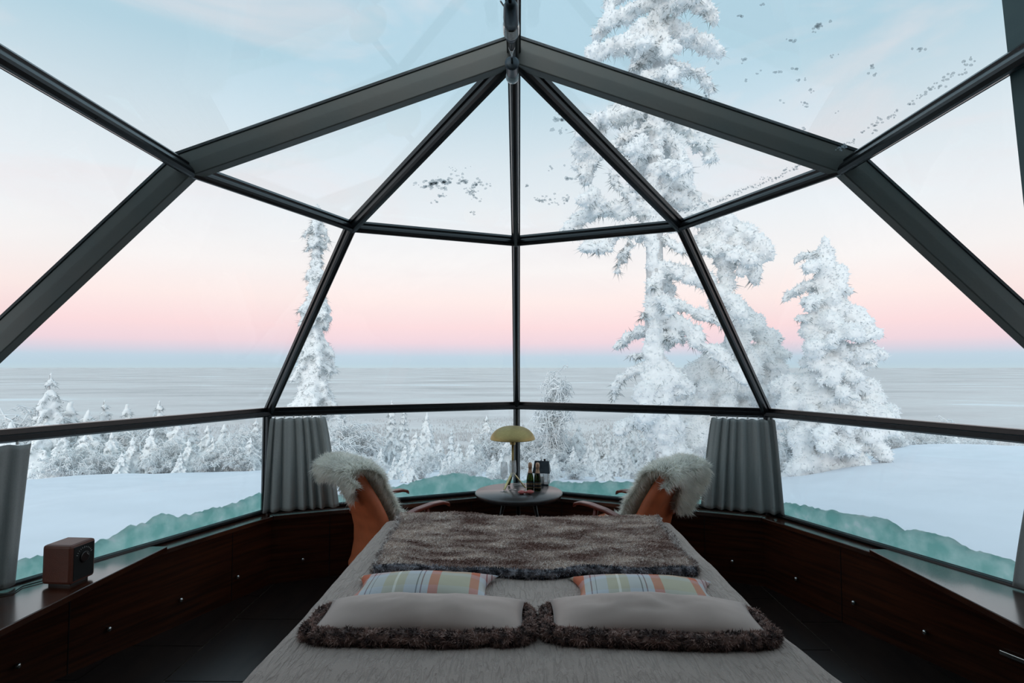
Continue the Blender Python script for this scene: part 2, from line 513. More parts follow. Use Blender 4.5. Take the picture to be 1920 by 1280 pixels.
arch(-0.02, 0.032, m_arch, 'wide grey steel arch spanning the whole room')
for i in (-1, 0, 1):
    nm = {-1: 'left', 0: 'centre', 1: 'right'}[i]
    bar(S[i] - Vector((0, 0, 0.03)), V[i], 'upright black glazing post at the %s corner' % nm)
    bar(V[i], U[i], 'slanting black glazing rib of the middle ring, %s' % nm)
    bar(U[i], A - (A - U[i]).normalized() * 0.02, 'black glazing rib running up to the apex, %s' % nm)
for a in range(-3, 3):
    bar(V[a], V[a + 1], 'black transom bar above the lower panes, %s side' % SIDE[a], w=0.062, dep=0.07, shape='ledge')
    bar(S[a] + Vector((0, 0, 0.006)), S[a + 1] + Vector((0, 0, 0.006)), 'black bottom glazing rail on the sill, %s side' % SIDE[a], w=0.036, dep=0.035)
    if a not in (-3, 2):
        bar(U[a], U[a + 1], 'black purlin bar of the upper ring, %s side' % SIDE[a])
bar(U[-2], U[-3], 'black roof purlin running back above the bed, left')
bar(U[2], U[3], 'black roof purlin running back above the bed, right')
bar(A, AB, 'black ridge bar running back from the apex', w=0.058, dep=0.06)

# ------------------------------------------------------------------ knee wall, sill, ledge
def apo(k, a, s, z):
    """point on octagon side with outward azimuth k degrees, apothem a, along s"""
    n_ = Vector((math.sin(math.radians(k)), math.cos(math.radians(k)), 0)); t = Vector((n_.y, -n_.x, 0))
    return n_ * a + t * s + Vector((0, 0, z))


TAN = math.tan(PI / 8)
C8 = math.cos(PI / 8)


def ringpoly(i, a0, a1):
    r0, r1 = a0 / C8, a1 / C8
    return [oc(r1, i, 0), oc(r1, i + 1, 0), oc(r0, i + 1, 0), oc(r0, i, 0)]


KN = {-2: [(-2.1782, 0.7253), (-2.0207, 1.1055), (-1.8649, 1.4818), (-2.3337, 0.35)], -1: [(-1.5538, 1.8351)],
      0: [(1.5571, 1.8337)], 1: [(1.8604, 1.4927), (2.0162, 1.1165), (2.1707, 0.7435)]}
WN = {-2: 'wall_left', -1: 'wall_front_left', 0: 'wall_front_right', 1: 'wall_right'}
for i in range(-2, 2):
    b = MB(); b.prism(ringpoly(i, 2.29, 2.41), 0, 0.455)
    o = b.build(WN[i], m_wood); struct(o, 'dark walnut knee wall panel under the %s panes' % SIDE[i], 'wall')
    k = -67.5 + 45 * (i + 2)
    n_ = Vector((math.sin(math.radians(k)), math.cos(math.radians(k)), 0))
    for (x, y) in KN[i]:
        ax = (-n_).to_track_quat('Z', 'Y').to_matrix()
        b = MB(); b.lathe([(0, 0.0), (0.006, 0.0), (0.006, 0.008), (0.0125, 0.012), (0.014, 0.018), (0.011, 0.025), (0.005, 0.028), (0, 0.0285)], 14, (x, y, 0.151), ax)
        tag(b.build('knob', m_chrome, o, True), 'small round chrome knob')
    # panel joints
    for s_ in ((-0.55, 0.55) if i in (-1, 0) else (-0.35, 0.62)):
        b = MB(); p = apo(k, 2.2895, s_, 0.2275); b.box(p, (0.004, 0.004, 0.455), Matrix.Rotation(-math.radians(k), 3, 'Z'))
        b.build('panel_joint', m_dark, o)
    if i == 1:
        p = apo(k, 2.283, 0, 0); tdir = Vector((n_.y, -n_.x, 0))
        b = MB(); b.box(Vector((2.318, 0.379, 0.205)) - n_ * 0.012, (0.11, 0.014, 0.02), Matrix.Rotation(-math.radians(k), 3, 'Z'))
        tag(b.build('cabinet_pull', m_chrome, o, bevel=0.003), 'flat chrome bar pull')
    b = MB(); b.prism(ringpoly(i, 2.262, 2.40), 0.455, ZS)
    o = b.build('trim_%d' % ti, m_sill, bevel=0.004); ti += 1
    struct(o, 'narrow glossy walnut window sill, %s side' % SIDE[i], 'window sill')
for sgn, nm in ((-1, 'left'), (1, 'right')):
    # rear straight part of the knee wall
    b = MB(); b.prism([(sgn * R, YB), (sgn * 2.48, YB), (sgn * 2.48, 0), (sgn * R, 0)], 0, 0.455)
    o = b.build('wall_%s_rear' % nm, m_wood); struct(o, 'dark walnut knee wall behind the steel arch, %s' % nm, 'wall')
    yk = 1.0
    n_ = apo(sgn * 67.5, 1, 0, 0)

    def onsill(y, a=2.395):
        return (a - n_.y * y) / n_.x
    poly = [(sgn * 2.035, yk), (onsill(yk), yk), (onsill(0.02), 0.02), (sgn * 2.585, 0), (sgn * 2.585, YB), (sgn * 2.06, YB)]
    b = MB(); b.prism(poly, ZS - 0.018, ZS + 0.013)
    o = b.build('trim_%d' % ti, m_sill, bevel=0.004); ti += 1
    struct(o, 'deep walnut ledge beside the bed, %s' % nm, 'ledge')

# ------------------------------------------------------------------ floor
fl = MB()
poly = [(-2.62, YB)] + [tuple(oc(2.62, i, 0)[:2]) for i in (-2, -1, 0, 1, 2)] + [(2.62, YB)]
fl.prism(poly, -0.08, -0.006); fl.prism([(-1.7, -4.2), (-1.7, YB), (1.7, YB), (1.7, -4.2)], -0.08, -0.006)
floor = fl.build('floor', m_grout); struct(floor, 'dark brown stone-look tiled floor', 'floor')
TW, TL = 0.4325, 0.69
tm = MB(); tm.box((0, 0, -0.005), (TW - 0.007, TL - 0.007, 0.010)); tme = mesh('tile', tm.v, tm.f); tme.materials.append(m_tile)
for c in range(-3, 11):
    for r_ in range(-4, 10):
        x = -1.73 + (c + 0.5) * TW
        y0 = (3.53 if c % 2 == 0 else 3.19) - 2.337
        y = y0 + (r_ - 3) * TL + TL / 2
        ins = (-1.2 < y and abs(x) * math.sin(math.radians(67.5)) + y * math.cos(math.radians(67.5)) < 2.66 and abs(x) * math.sin(math.radians(22.5)) + y * math.cos(math.radians(22.5)) < 2.72 and abs(x) < 2.6)
        if not ins and not (-2.6 < y <= -1.2 and abs(x) < 1.6):
            continue
        link(bpy.data.objects.new('tile', tme), floor).location = (x, y, 0)

# ------------------------------------------------------------------ rear of the room (behind and beside the camera)
b = MB()
YP = -0.785
b.add([Vector((1.52, YP, 0)), Vector((2.72, YP, 0)), Vector((2.72, YP, 3.1)), Vector((1.336, YP, 3.1)), Vector((1.43, YP, 1.6)),
       Vector((1.52, YP - 0.1, 0)), Vector((2.72, YP - 0.1, 0)), Vector((2.72, YP - 0.1, 3.1)), Vector((1.336, YP - 0.1, 3.1)), Vector((1.43, YP - 0.1, 1.6))],
      [(0, 1, 2, 3, 4), (9, 8, 7, 6, 5), (0, 4, 9, 5), (4, 3, 8, 9), (3, 2, 7, 8), (2, 1, 6, 7), (1, 0, 5, 6)])
struct(b.build('wall_right_partition', m_wallback), 'blue-grey partition edge at the right border', 'wall')
b = MB(); b.box((-2.16, YB - 0.08, 1.55), (1.14, 0.1, 3.1))
struct(b.build('wall_left_partition', m_wallback), 'blue-grey partition left of the camera', 'wall')
for sgn, nm in ((-1, 'left'), (1, 'right')):
    b = MB(); b.box((sgn * 1.66, -2.62, 1.5), (0.08, 3.16, 3.0))
    struct(b.build('wall_%s_hub' % nm, m_hub), 'plain dark wall of the entrance hub, %s' % nm, 'wall')
b = MB(); gp = [(-1.7, 3.1), (1.7, 3.1), (1.7, ZU - (1.7 - RU) * (ZU - ZV) / (R - RU)), (RU, ZU), (0, ZA), (-RU, ZU), (-1.7, ZU - (1.7 - RU) * (ZU - ZV) / (R - RU))]
gq = [Vector((x, YB - 0.01, z)) for x, z in gp] + [Vector((x, YB - 0.06, z)) for x, z in gp]
b.add(gq, [(0, 1, 2, 3, 4), (0, 4, 5, 6), (11, 10, 9, 8, 7), (13, 12, 11, 7)] + [(i, (i + 1) % 7, (i + 1) % 7 + 7, i + 7) for i in range(7)])
struct(b.build('wall_gable', m_hub), 'gable closing the rear end of the glass roof', 'wall')
b = MB(); b.box((0, -4.2, 1.5), (3.4, 0.08, 3.0)); struct(b.build('wall_back', m_hub), 'plain dark back wall behind the camera', 'wall')
b = MB(); b.box((0, -2.6, 3.05), (3.4, 3.2, 0.1)); struct(b.build('ceiling', m_hub), 'plain ceiling over the entrance hub', 'ceiling')

# ------------------------------------------------------------------ fur
def blades(mb, pts, nrms, length, width, cols, lean=0.5, bias=(0, 0, 0), seed=1, tip=1.15):
    r = random.Random(seed + 9001); bias = Vector(bias)
    for p, n_, c in zip(pts, nrms, cols):
        d = (n_ + Vector((r.gauss(0, lean), r.gauss(0, lean), r.gauss(0, lean))) + bias).normalized()
        l_ = length * r.uniform(0.6, 1.2)
        w = d.cross(Vector((r.gauss(0, 1), r.gauss(0, 1), r.gauss(0, 1)))).normalized() * (width * 0.5)
        bend = Vector((r.gauss(0, 0.25), r.gauss(0, 0.25), r.gauss(0, 0.2) - 0.25)) * l_
        m = p + d * (l_ * 0.55); e = p + d * l_ + bend
        k = len(mb.v)
        mb.v += [p - w, p + w, m + w * 0.8 + bend * 0.25, m - w * 0.8 + bend * 0.25, e]
        mb.f += [(k, k + 1, k + 2, k + 3), (k + 3, k + 2, k + 4)]
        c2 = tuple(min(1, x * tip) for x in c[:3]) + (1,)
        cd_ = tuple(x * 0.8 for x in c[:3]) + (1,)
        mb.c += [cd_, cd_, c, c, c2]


def surf_samples(v, f, count, seed):
    """random points and normals over a mesh"""
    r = random.Random(seed); areas = []; tris = []
    for q in f:
        for i in range(1, len(q) - 1):
            a, b_, c = v[q[0]], v[q[i]], v[q[i + 1]]
            n_ = (b_ - a).cross(c - a); ar = n_.length
            if ar > 1e-12:
                tris.append((a, b_, c, n_ / ar)); areas.append(ar)
    out = []
    for t in r.choices(tris, areas, k=count):
        u, w = r.random(), r.random()
        if u + w > 1: u, w = 1 - u, 1 - w
        out.append((t[0] + (t[1] - t[0]) * u + (t[2] - t[0]) * w, t[3]))
    return out


def fbm(p, s, o=3):
    return mnoise.fractal(Vector(p) * s, 1.0, 2.0, o)


# ------------------------------------------------------------------ bed
BX0, BX1, BY0, BY1, BZ = -0.83, 0.98, -0.75, 1.29, 0.565
BC = (BX0 + BX1) / 2
bed = tag(empty('bed', (BC, (BY0 + BY1) / 2, 0)), 'low double bed in the middle of the room under a grey spread', 'bed')
bw, bl = BX1 - BX0, BY1 - BY0
b = MB(); b.box((0, 0, 0.19), (bw - 0.06, bl - 0.06, 0.2)); b.build('base', m_fabricdark, bed, bevel=0.02)
b = MB(); b.box((0, 0, 0.42), (bw - 0.04, bl - 0.04, 0.26)); b.build('mattress', m_mattress, bed, bevel=0.05)
for sx in (-1, 1):
    for sy in (-1, 1):
        b = MB(); b.lathe([(0, 0), (0.025, 0), (0.035, 0.09), (0, 0.09)], 12, (sx * (bw / 2 - 0.15), sy * (bl / 2 - 0.15), 0)); b.build('leg', m_dark, bed)
b = MB(); b.box((0, -bl / 2 - 0.005, 0.45), (bw + 0.02, 0.05, 0.42)); b.build('headboard', m_fabricdark, bed, bevel=0.02)

# bedspread: one cloth draped over top, foot and sides
def bed_z(x, y):
    """height of the spread's top over the bed at world x, y"""
    return BZ + 0.016 + 0.008 * fbm((x, y, 0), 2.5) + 0.012 * math.exp(-((y + 0.45) / 0.3) ** 2)


b = MB()
nu, nv = 97, 84
prof_u = []
hw = bw / 2 + 0.004


def drape(s, half, r_):
    """arc length -> (horizontal, drop)"""
    if abs(s) <= half - r_: return s, 0.0
    e = abs(s) - (half - r_); sg = 1 if s > 0 else -1
    if e < r_ * PI / 2:
        a = e / r_; return sg * (half - r_ + r_ * math.sin(a)), r_ * (1 - math.cos(a))
    return sg * (half + (e - r_ * PI / 2) * 0.04), r_ + (e - r_ * PI / 2)


hl = bl / 2
for j in range(nv):
    tv = -hl + (bl + 0.36) * j / (nv - 1)
    for i in range(nu):
        tu = (i / (nu - 1) - 0.5) * 2 * (hw + 0.34)
        x, dx = drape(tu, hw, 0.05)
        if tv > hl - 0.05:
            y, dy = drape(tv, hl, 0.05)
        else:
            y, dy = tv, 0.0
        X, Y = BC + x, (BY0 + BY1) / 2 + y
        bulge = 0.075 * math.exp(-((Y + 0.72) / 0.26) ** 2) if x > 0 else 0.02 * math.exp(-((Y + 0.72) / 0.26) ** 2)
        X += bulge * max(0, (abs(x) / hw)) ** 6 * (1 if x > 0 else -1)
        z = bed_z(X, Y) - max(dx, dy) if not (dx > 0.04 and dy > 0.04) else bed_z(X, Y) - max(dx, dy)
        w = 0.012 * fbm((X, Y * 0.3, z), 5) if max(dx, dy) > 0.08 else 0.003 * fbm((X, Y, 2), 14)
        if dx > 0.08: X += w * 1.2 + 0.012 * math.sin(Y * 17)
        elif dy > 0.08: Y += w * 1.2 + 0.012 * math.sin(X * 17)
        else: z += w
        b.v.append(Vector((X, Y, z)))
for j in range(nv - 1):
    for i in range(nu - 1):
        b.f.append((j * nu + i, j * nu + i + 1, (j + 1) * nu + i + 1, (j + 1) * nu + i))
o = b.build('bedspread', m_spread, smooth=True)
sm = o.modifiers.new('solid', 'SOLIDIFY'); sm.thickness = 0.008; sm.offset = -1
tag(o, 'crinkled taupe grey bedspread covering the whole bed', 'bedspread')

# fur throw at the foot
def throw_xy(u, v):
    # u 0..1 left-right, v 0..1 near-far
    x = (-0.655 + 0.06 * 0) * (1 - u) + 0.84 * u
    x = x + (v) * ((-0.075) * (1 - u) + 0.04 * u)
    y = 0.325 + 0.965 * v
    y += (1 - v) * (0.03 * math.sin(u * 9.0 + 0.6) + 0.018 * math.sin(u * 21))
    if u > 0.9: x += 0.01 * math.sin(v * 14)
    return x, y


def throw_z(x, y, u, v):
    lift = 0.022 + 0.012 * fbm((x, y, 3), 4.0) + 0.014 * max(0, math.sin(u * 7 + v * 5)) * (1 - v)
    return bed_z(x, y) + max(0.014, lift) + 0.012 * math.exp(-((v - 0.97) / 0.06) ** 2) * (1 + math.sin(u * 6 + 1))


tb = MB(); nu, nv = 70, 44
cb, cl2, cg = lin(130, 94, 82), lin(222, 202, 190), lin(176, 172, 176)


def throw_col(x, y, u=0.5, v=0.5):
    k = 0.5 + 0.9 * fbm((x * 5, y * 13, 1.7), 1.0, 4) + 0.25 * fbm((x * 30, y * 60, 4), 1.0, 2)
    if u < 0.08: k += 0.35
    k = min(1, max(0, k))
    c = [cb[i] * (1 - k) + cl2[i] * k for i in range(3)]
    return tuple(c) + (1,)


for j in range(nv):
    for i in range(nu):
        u, v = i / (nu - 1), j / (nv - 1)
        x, y = throw_xy(u, v); z = throw_z(x, y, u, v)
        over = max(0, y - 1.285)
        tb.v.append(Vector((x, y, z - over * 0.5))); tb.c.append(throw_col(x, y, u, v))
for j in range(nv - 1):
    for i in range(nu - 1):
        tb.f.append((j * nu + i, j * nu + i + 1, (j + 1) * nu + i + 1, (j + 1) * nu + i))
thr = tag(empty('fur_throw', (0, 0, 0)), 'mottled brown faux fur throw laid across the foot of the bed', 'throw blanket')
base_v, base_f = list(tb.v), list(tb.f)
sp = surf_samples(base_v, base_f, 64000, 3)
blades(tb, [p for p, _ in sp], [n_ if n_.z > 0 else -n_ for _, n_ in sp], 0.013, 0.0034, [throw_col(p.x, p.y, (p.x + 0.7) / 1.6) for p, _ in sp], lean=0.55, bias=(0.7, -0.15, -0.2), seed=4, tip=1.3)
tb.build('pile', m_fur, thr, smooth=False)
# thick plush edging along the near side and both ends
def plush_edge(path, r_, name, parent, colA, colB, count, ln, seed, wid=0.004, mat=None, flatz=0.8):
    e = MB(); e.tube(path, r_, 8); ev, ef = list(e.v), list(e.f)

    def cc(p):
        k = min(1, max(0, 0.5 + 1.5 * fbm((p.x, p.y, p.z), 45, 2)))
        return tuple(colA[i] * (1 - k) + colB[i] * k for i in range(3)) + (1,)
    e.c = [cc(p) for p in ev]
    cen = sum(ev, Vector()) / len(ev)
    ss = surf_samples(ev, ef, count, seed)
    # orient normals away from the path
    P = [Vector(q) for q in path]
    out = []
    for p, n_ in ss:
        q = min(P, key=lambda a: (a - p).length_squared)
        out.append((p - q).normalized())
    blades(e, [p for p, _ in ss], out, ln, wid, [cc(p) for p, _ in ss], lean=0.45, seed=seed, tip=1.25)
    return e.build(name, mat or m_fur, parent)


pts = []
for i in range(60):
    u = i / 59; x, y = throw_xy(u, 0); pts.append((x, y - 0.006, bed_z(x, y) + 0.022))
plush_edge(pts, 0.016, 'plush_edging', thr, lin(46, 44, 54), lin(168, 164, 170), 7000, 0.014, 5)
for u in (0.0, 1.0):
    pts = []
    for i in range(36):
        v = i / 35; x, y = throw_xy(u, v); pts.append((x, y, bed_z(x, y) + 0.020 - max(0, y - 1.285) * 0.5))
    plush_edge(pts, 0.013, 'plush_edging', thr, lin(150, 132, 126), lin(220, 208, 202), 4200, 0.015, 6)


# pillows -------------------------------------------------------------
def cushion_mesh(wx, wy, h, n=28, p=2.6, pinch=0.10, seed=0, crease=0.01, flatb=0.35):
    """plump pillow, pointed corners, centre at origin, underside near z=0"""
    b = MB(); idx = {}
    for sgn in (1, -1):
        for j in range(n + 1):
            for i in range(n + 1):
                s, t = -1 + 2 * i / n, -1 + 2 * j / n
                edge = (i in (0, n)) or (j in (0, n))
                if sgn == -1 and edge:
                    idx[sgn, i, j] = idx[1, i, j]; continue
                q = max(0.0, (1 - abs(s) ** p)) * max(0.0, (1 - abs(t) ** p))
                z = h * (q ** 0.5)
                x = s * wx / 2 * (1 - pinch * (1 - abs(s) ** 1.5 * 0) * (1 - t * t) * 0.35 * abs(s))
                y = t * wy / 2 * (1 - pinch * (1 - s * s) * 0.35 * abs(t))
                z = (z * 0.62 + crease * fbm((x, y, seed), 6) * q) if sgn > 0 else -z * flatb
                idx[sgn, i, j] = len(b.v); b.v.append(Vector((x, y, z)))
    for sgn in (1, -1):
        for j in range(n):
            for i in range(n):
                q = (idx[sgn, i, j], idx[sgn, i + 1, j], idx[sgn, i + 1, j + 1], idx[sgn, i, j + 1])
                if sgn < 0: q = q[::-1]
                b.f.append(q)
    return b


def fur_pillow(x, y, rz, label, seed):
    z = bed_z(x, y)
    t = tag(empty('fur_trimmed_pillow', (x, y, z), rz), label, 'pillow', 'fur-trimmed pillows on the bed')
    wx, wy = 0.76, 0.285
    b = cushion_mesh(wx, wy, 0.118, p=1.8, seed=seed, crease=0.02, flatb=0.3)
    bo = b.build('body', m_pillow, t, True); bo.location = (0, 0.0, 0.036); bo.rotation_euler = (0.02, 0, 0)
    # fur round the rim
    path = []
    for k in range(97):
        a = 2 * PI * k / 96; c, s_ = math.cos(a), math.sin(a)
        px = math.copysign(abs(c) ** 0.32, c) * (wx / 2 + 0.015); py = math.copysign(abs(s_) ** 0.32, s_) * (wy / 2 + 0.012)
        path.append((px + 0.006 * math.sin(k * 1.7), py + 0.006 * math.sin(k * 1.1), 0.020 - 0.055 * py + 0.004 * math.sin(k * 2.3)))
    rad = [0.0205 - 0.036 * q[1] for q in path]
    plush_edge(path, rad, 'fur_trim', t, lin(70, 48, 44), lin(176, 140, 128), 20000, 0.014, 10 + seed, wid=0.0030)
    return t


fur_pillow(-0.335, -0.2, 0.0, 'taupe pillow with dark fur trim, the left one of the pair', 1)
fur_pillow(0.515, -0.2, -0.035, 'taupe pillow with dark fur trim, the right one of the pair', 2)


def plaid_cushion(x, y, rz, rx, label, seed, flip):
    z = bed_z(x, y) + 0.014
    b = cushion_mesh(0.64, 0.33, 0.10, n=26, p=2.2, pinch=0.5, seed=seed, crease=0.006, flatb=0.3)
    if flip:
        b.v = [Vector((p.x, p.y, p.z)) for p in b.v]
    o = b.build('plaid_cushion', m_plaid, None, True)
    o.location = (x, y, z); o.rotation_euler = (rx, 0, rz)
    return tag(o, label, 'cushion', 'plaid cushions on the bed')


plaid_cushion(-0.385, 0.105, 0.02, 0.0, 'orange and grey plaid cushion, the left one of the pair', 3, False)
plaid_cushion(0.545, 0.095, -0.07, 0.0, 'orange and grey plaid cushion, the right one of the pair', 4, True)


# ------------------------------------------------------------------ chairs
def make_chair(x, y, rz, label, skin_label, flap, seed):
    """local +x is the way the sitter looks; rear of the back at -x"""
    t = tag(empty('lounge_chair', (x, y, 0), rz), label, 'chair', 'cognac lounge chairs at the round table')
    prof = [(-0.06, 0.13), (-0.02, 0.20), (0.0, 0.30), (0.0, 0.40), (-0.025, 0.50), (-0.07, 0.60), (-0.125, 0.70), (-0.175, 0.79), (-0.20, 0.85)]
    P = []
    for i in range(len(prof) - 1):
        for k in range(4):
            f_ = k / 4; P.append((prof[i][0] * (1 - f_) + prof[i + 1][0] * f_, prof[i][1] * (1 - f_) + prof[i + 1][1] * f_))
    P.append(prof[-1])
    b = MB(); n = 28; m = len(P)
    for i, (px, pz) in enumerate(P):
        a, c = P[max(0, i - 1)], P[min(m - 1, i + 1)]
        tx, tz = c[0] - a[0], c[1] - a[1]; l_ = math.hypot(tx, tz); nx, nz_ = tz / l_, -tx / l_    # forward normal
        f_ = i / (m - 1); hw_ = 0.215 + 0.02 * math.sin(f_ * PI) - 0.035 * f_; th = 0.125 - 0.045 * f_
        endk = 1.0 if 1 < i < m - 2 else (0.93 if i in (1, m - 2) else 0.8)
        for k in range(n):
            an = 2 * PI * k / n; ca, sa = math.cos(an), math.sin(an)
            ex = math.copysign(abs(ca) ** 0.45, ca) * hw_ * endk; et = math.copysign(abs(sa) ** 0.55, sa) * th / 2 * endk
            et = et + 0.012 * (abs(ca) ** 2)
            b.v.append(Vector((px + nx * (et + th / 2), -ex, pz + nz_ * (et + th / 2))))
    for i in range(m - 1):
        for k in range(n):
            q, r_ = i * n + k, i * n + (k + 1) % n; b.f.append((q, r_, r_ + n, q + n))
    b.f.append(tuple(range(n))); b.f.append(tuple((m - 1) * n + k for k in range(n - 1, -1, -1)))
    b.build('backrest', m_orange, t, True)
    b = MB(); b.box((0.33, 0, 0.33), (0.50, 0.46, 0.12), Matrix.Rotation(-0.12, 3, 'Y')); b.build('seat', m_orange, t, True, bevel=0.045)
    for s_ in (-1, 1):
        yy = 0.275 * s_
        # flat bent armrest with a rolled front end
        pth = [(0.03, yy, 0.475), (0.07, yy, 0.497), (0.12, yy, 0.52), (0.25, yy, 0.557), (0.38, yy, 0.575), (0.46, yy, 0.575), (0.51, yy, 0.562), (0.525, yy, 0.545)]
        b = MB()
        wv = [0.022, 0.026, 0.029, 0.031, 0.032, 0.031, 0.027, 0.018]
        for (q, w_) in zip(pth, wv):
            for (dy, dz) in ((-1, -1), (1, -1), (1, 1), (-1, 1)):
                b.v.append(Vector((q[0], q[1] + dy * w_, q[2] + dz * 0.011)))
        for i in range(len(pth) - 1):
            for k in range(4):
                b.f.append((i * 4 + k, i * 4 + (k + 1) % 4, i * 4 + 4 + (k + 1) % 4, i * 4 + 4 + k))
        b.f += [(0, 1, 2, 3), tuple(len(b.v) - 4 + k for k in (3, 2, 1, 0))]
        b.build('armrest', m_redwood, t, bevel=0.006)
        b = MB(); b.tube([(0.33, yy, 0.56), (0.36, yy, 0.42), (0.40, yy, 0.2), (0.44, yy, 0.0)], [0.017, 0.018, 0.017, 0.013], 10); b.build('leg', m_redwood, t, True)
        b = MB(); b.tube([(0.09, yy * 0.62, 0.3), (0.07, yy * 0.62, 0.2), (0.04, yy * 0.62, 0.1), (0.01, yy * 0.62, 0.0)], [0.016, 0.018, 0.017, 0.013], 10); b.build('leg', m_redwood, t, True)
        b = MB(); b.tube([(0.10, yy * 0.66, 0.24), (0.39, yy, 0.26)], 0.015, 8); b.build('side_rail', m_redwood, t, True)
    b = MB(); b.tube([(0.38, -0.275, 0.25), (0.38, 0.275, 0.25)], 0.014, 8); b.build('stretcher', m_redwood, t, True)
    # sheepskin hung over the back
    sk = tag(empty('sheepskin', (x, y, 0), rz), skin_label, 'sheepskin', 'white sheepskins over the lounge chairs')
    path = [(0.40, 0.435), (0.25, 0.43), (0.165, 0.47), (0.135, 0.56), (0.085, 0.66), (0.025, 0.76), (-0.03, 0.85), (-0.07, 0.895), (-0.13, 0.915), (-0.20, 0.905), (-0.245, 0.865)]
    nv_ = 19; b = MB(); rows = []
    for i in range(nv_):
        v = -1 + 2 * i / (nv_ - 1); yv = -v          # v=+1 -> chair's right (-y)
        L_ = flap(v)
        row = []
        ext = path + [(-0.245 + (0.10 * min(L_, 0.3)) * k / 4 / 0.3 * 1.6, 0.865 - L_ * k / 4) for k in range(1, 5)]
        for j, (px, pz) in enumerate(ext):
            wv = (0.235 if j < 6 else 0.285) - 0.015 * math.sin(j * 0.9)
            sag = max(0, abs(v) - 0.72) * 0.12 if j > 5 else max(0, abs(v) - 0.72) * 0.06
            lump = 0.012 * fbm((px * 7, v * 2, pz * 7 + seed), 1)
            row.append(Vector((px + lump, yv * wv + 0.02 * math.sin(j * 1.3 + seed), pz - sag + lump)))
        rows.append(row)
    k = len(rows[0])
    for row in rows: b.v += row
    for i in range(nv_ - 1):
        for j in range(k - 1):
            b.f.append((i * k + j, i * k + j + 1, (i + 1) * k + j + 1, (i + 1) * k + j))
    bv, bf = list(b.v), list(b.f)
    white = lin(252, 250, 243)
    b.c = [white] * len(bv)
    ss = surf_samples(bv, bf, 44000, seed)
    rr = random.Random(seed + 5001)
    pp, nn, cc = [], [], []
    for p, n_ in ss:
        mid = Vector((-0.02, 0, 0.55))
        # wool side points away from the backrest
        nn_ = n_ if n_.dot(p - Vector((-0.06, p.y, min(p.z, 0.82)))) > 0 else -n_
        if rr.random() < 0.4: nn_ = -nn_
        pp.append(p); nn.append(nn_)
        s_ = 0.86 + 0.14 * min(1, max(0, 0.5 + fbm((p.x, p.y, p.z), 16)))
        cc.append(tuple(q * s_ for q in white[:3]) + (1,))
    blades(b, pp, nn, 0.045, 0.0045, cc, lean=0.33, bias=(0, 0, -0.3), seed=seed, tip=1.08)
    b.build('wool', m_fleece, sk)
    return t


make_chair(-1.06, 1.66, math.radians(43), 'cognac lounge chair with red-brown arms, left of the round table',
           'white sheepskin over the chair left of the table', lambda v: 0.07 + 0.15 * math.exp(-((v - 0.42) / 0.24) ** 2) + 0.03 * math.exp(-((v + 0.8) / 0.3) ** 2), 21)
make_chair(0.99, 1.66, math.radians(137), 'cognac lounge chair with red-brown arms, right of the round table',
           'white sheepskin over the chair right of the table', lambda v: 0.06 + 0.27 / (1 + math.exp(-(v - 0.05) / 0.09)), 22)

# ------------------------------------------------------------------ round table and the things on it
TX, TY, TZ = 0.018, 2.02, 0.60
t = tag(empty('round_table', (TX, TY, 0)), 'small round black side table between the two chairs', 'table')
b = MB(); b.lathe([(0, TZ - 0.04), (0.30, TZ - 0.04), (0.322, TZ - 0.034), (0.333, TZ - 0.012), (0.332, TZ - 0.004), (0.327, TZ), (0, TZ)], 64); b.build('top', m_tabletop, t, True)
for k in range(3):
    a = k * 2 * PI / 3 + 0.5
    b = MB(); b.tube([(0.12 * math.cos(a), 0.12 * math.sin(a), TZ - 0.04), (0.26 * math.cos(a), 0.26 * math.sin(a), 0.0)], [0.016, 0.011], 10); b.build('leg', m_dark, t, True)
b = MB(); b.lathe([(0.05, TZ - 0.055), (0.15, TZ - 0.055), (0.15, TZ - 0.04), (0.05, TZ - 0.04)], 24); b.build('mounting_ring', m_dark, t)


def on_table(x, y):
    p = at(x, y, 1); d = p - CAM
    q = CAM + d * ((TZ - CAM.z) / d.z)
    return Vector((q.x, q.y, TZ))


# lamp
lp = Vector((-0.030, 2.145, TZ))
t = tag(empty('table_lamp', lp), 'brass table lamp with domed shade and tripod foot', 'lamp')
hub = 0.118
for k, a in enumerate((math.radians(232), math.radians(-12), math.radians(108))):
    rr_ = 0.105
    p0 = Vector((0.006 * math.cos(a), 0.006 * math.sin(a), hub)); p1 = Vector((rr_ * math.cos(a), rr_ * math.sin(a), 0.004))
    d = (p1 - p0); sd = Vector((-math.sin(a), math.cos(a), 0)) * 0.009; nn_ = d.cross(sd).normalized() * 0.0035
    b = MB(); b.add([p0 - sd - nn_, p0 + sd - nn_, p0 + sd + nn_, p0 - sd + nn_, p1 - sd - nn_, p1 + sd - nn_, p1 + sd + nn_, p1 - sd + nn_],
                    [(0, 1, 2, 3), (7, 6, 5, 4), (0, 4, 5, 1), (1, 5, 6, 2), (2, 6, 7, 3), (3, 7, 4, 0)])
    b.build('leg', m_brass_leg, t)
b = MB(); b.lathe([(0, hub - 0.01), (0.0085, hub - 0.008), (0.008, 0.348), (0, 0.348)], 16); b.build('stem', m_brass, t, True)
b = MB(); b.lathe([(0, 0.338), (0.021, 0.338), (0.021, 0.380), (0.012, 0.387), (0, 0.387)], 20); b.build('socket', m_brass, t)
so = []
for k in range(15):
    a = k / 14 * PI / 2
    so.append((0.176 * math.cos(a) ** 0.8 if k < 14 else 0.0, 0.380 + 0.104 * math.sin(a) ** 1.2))
b = MB(); b.lathe(so + [(r_ * 0.985, h - 0.003) for r_, h in reversed(so)] + [so[0]], 48)
sh = b.build('lamp_shade', m_brass, t, True)
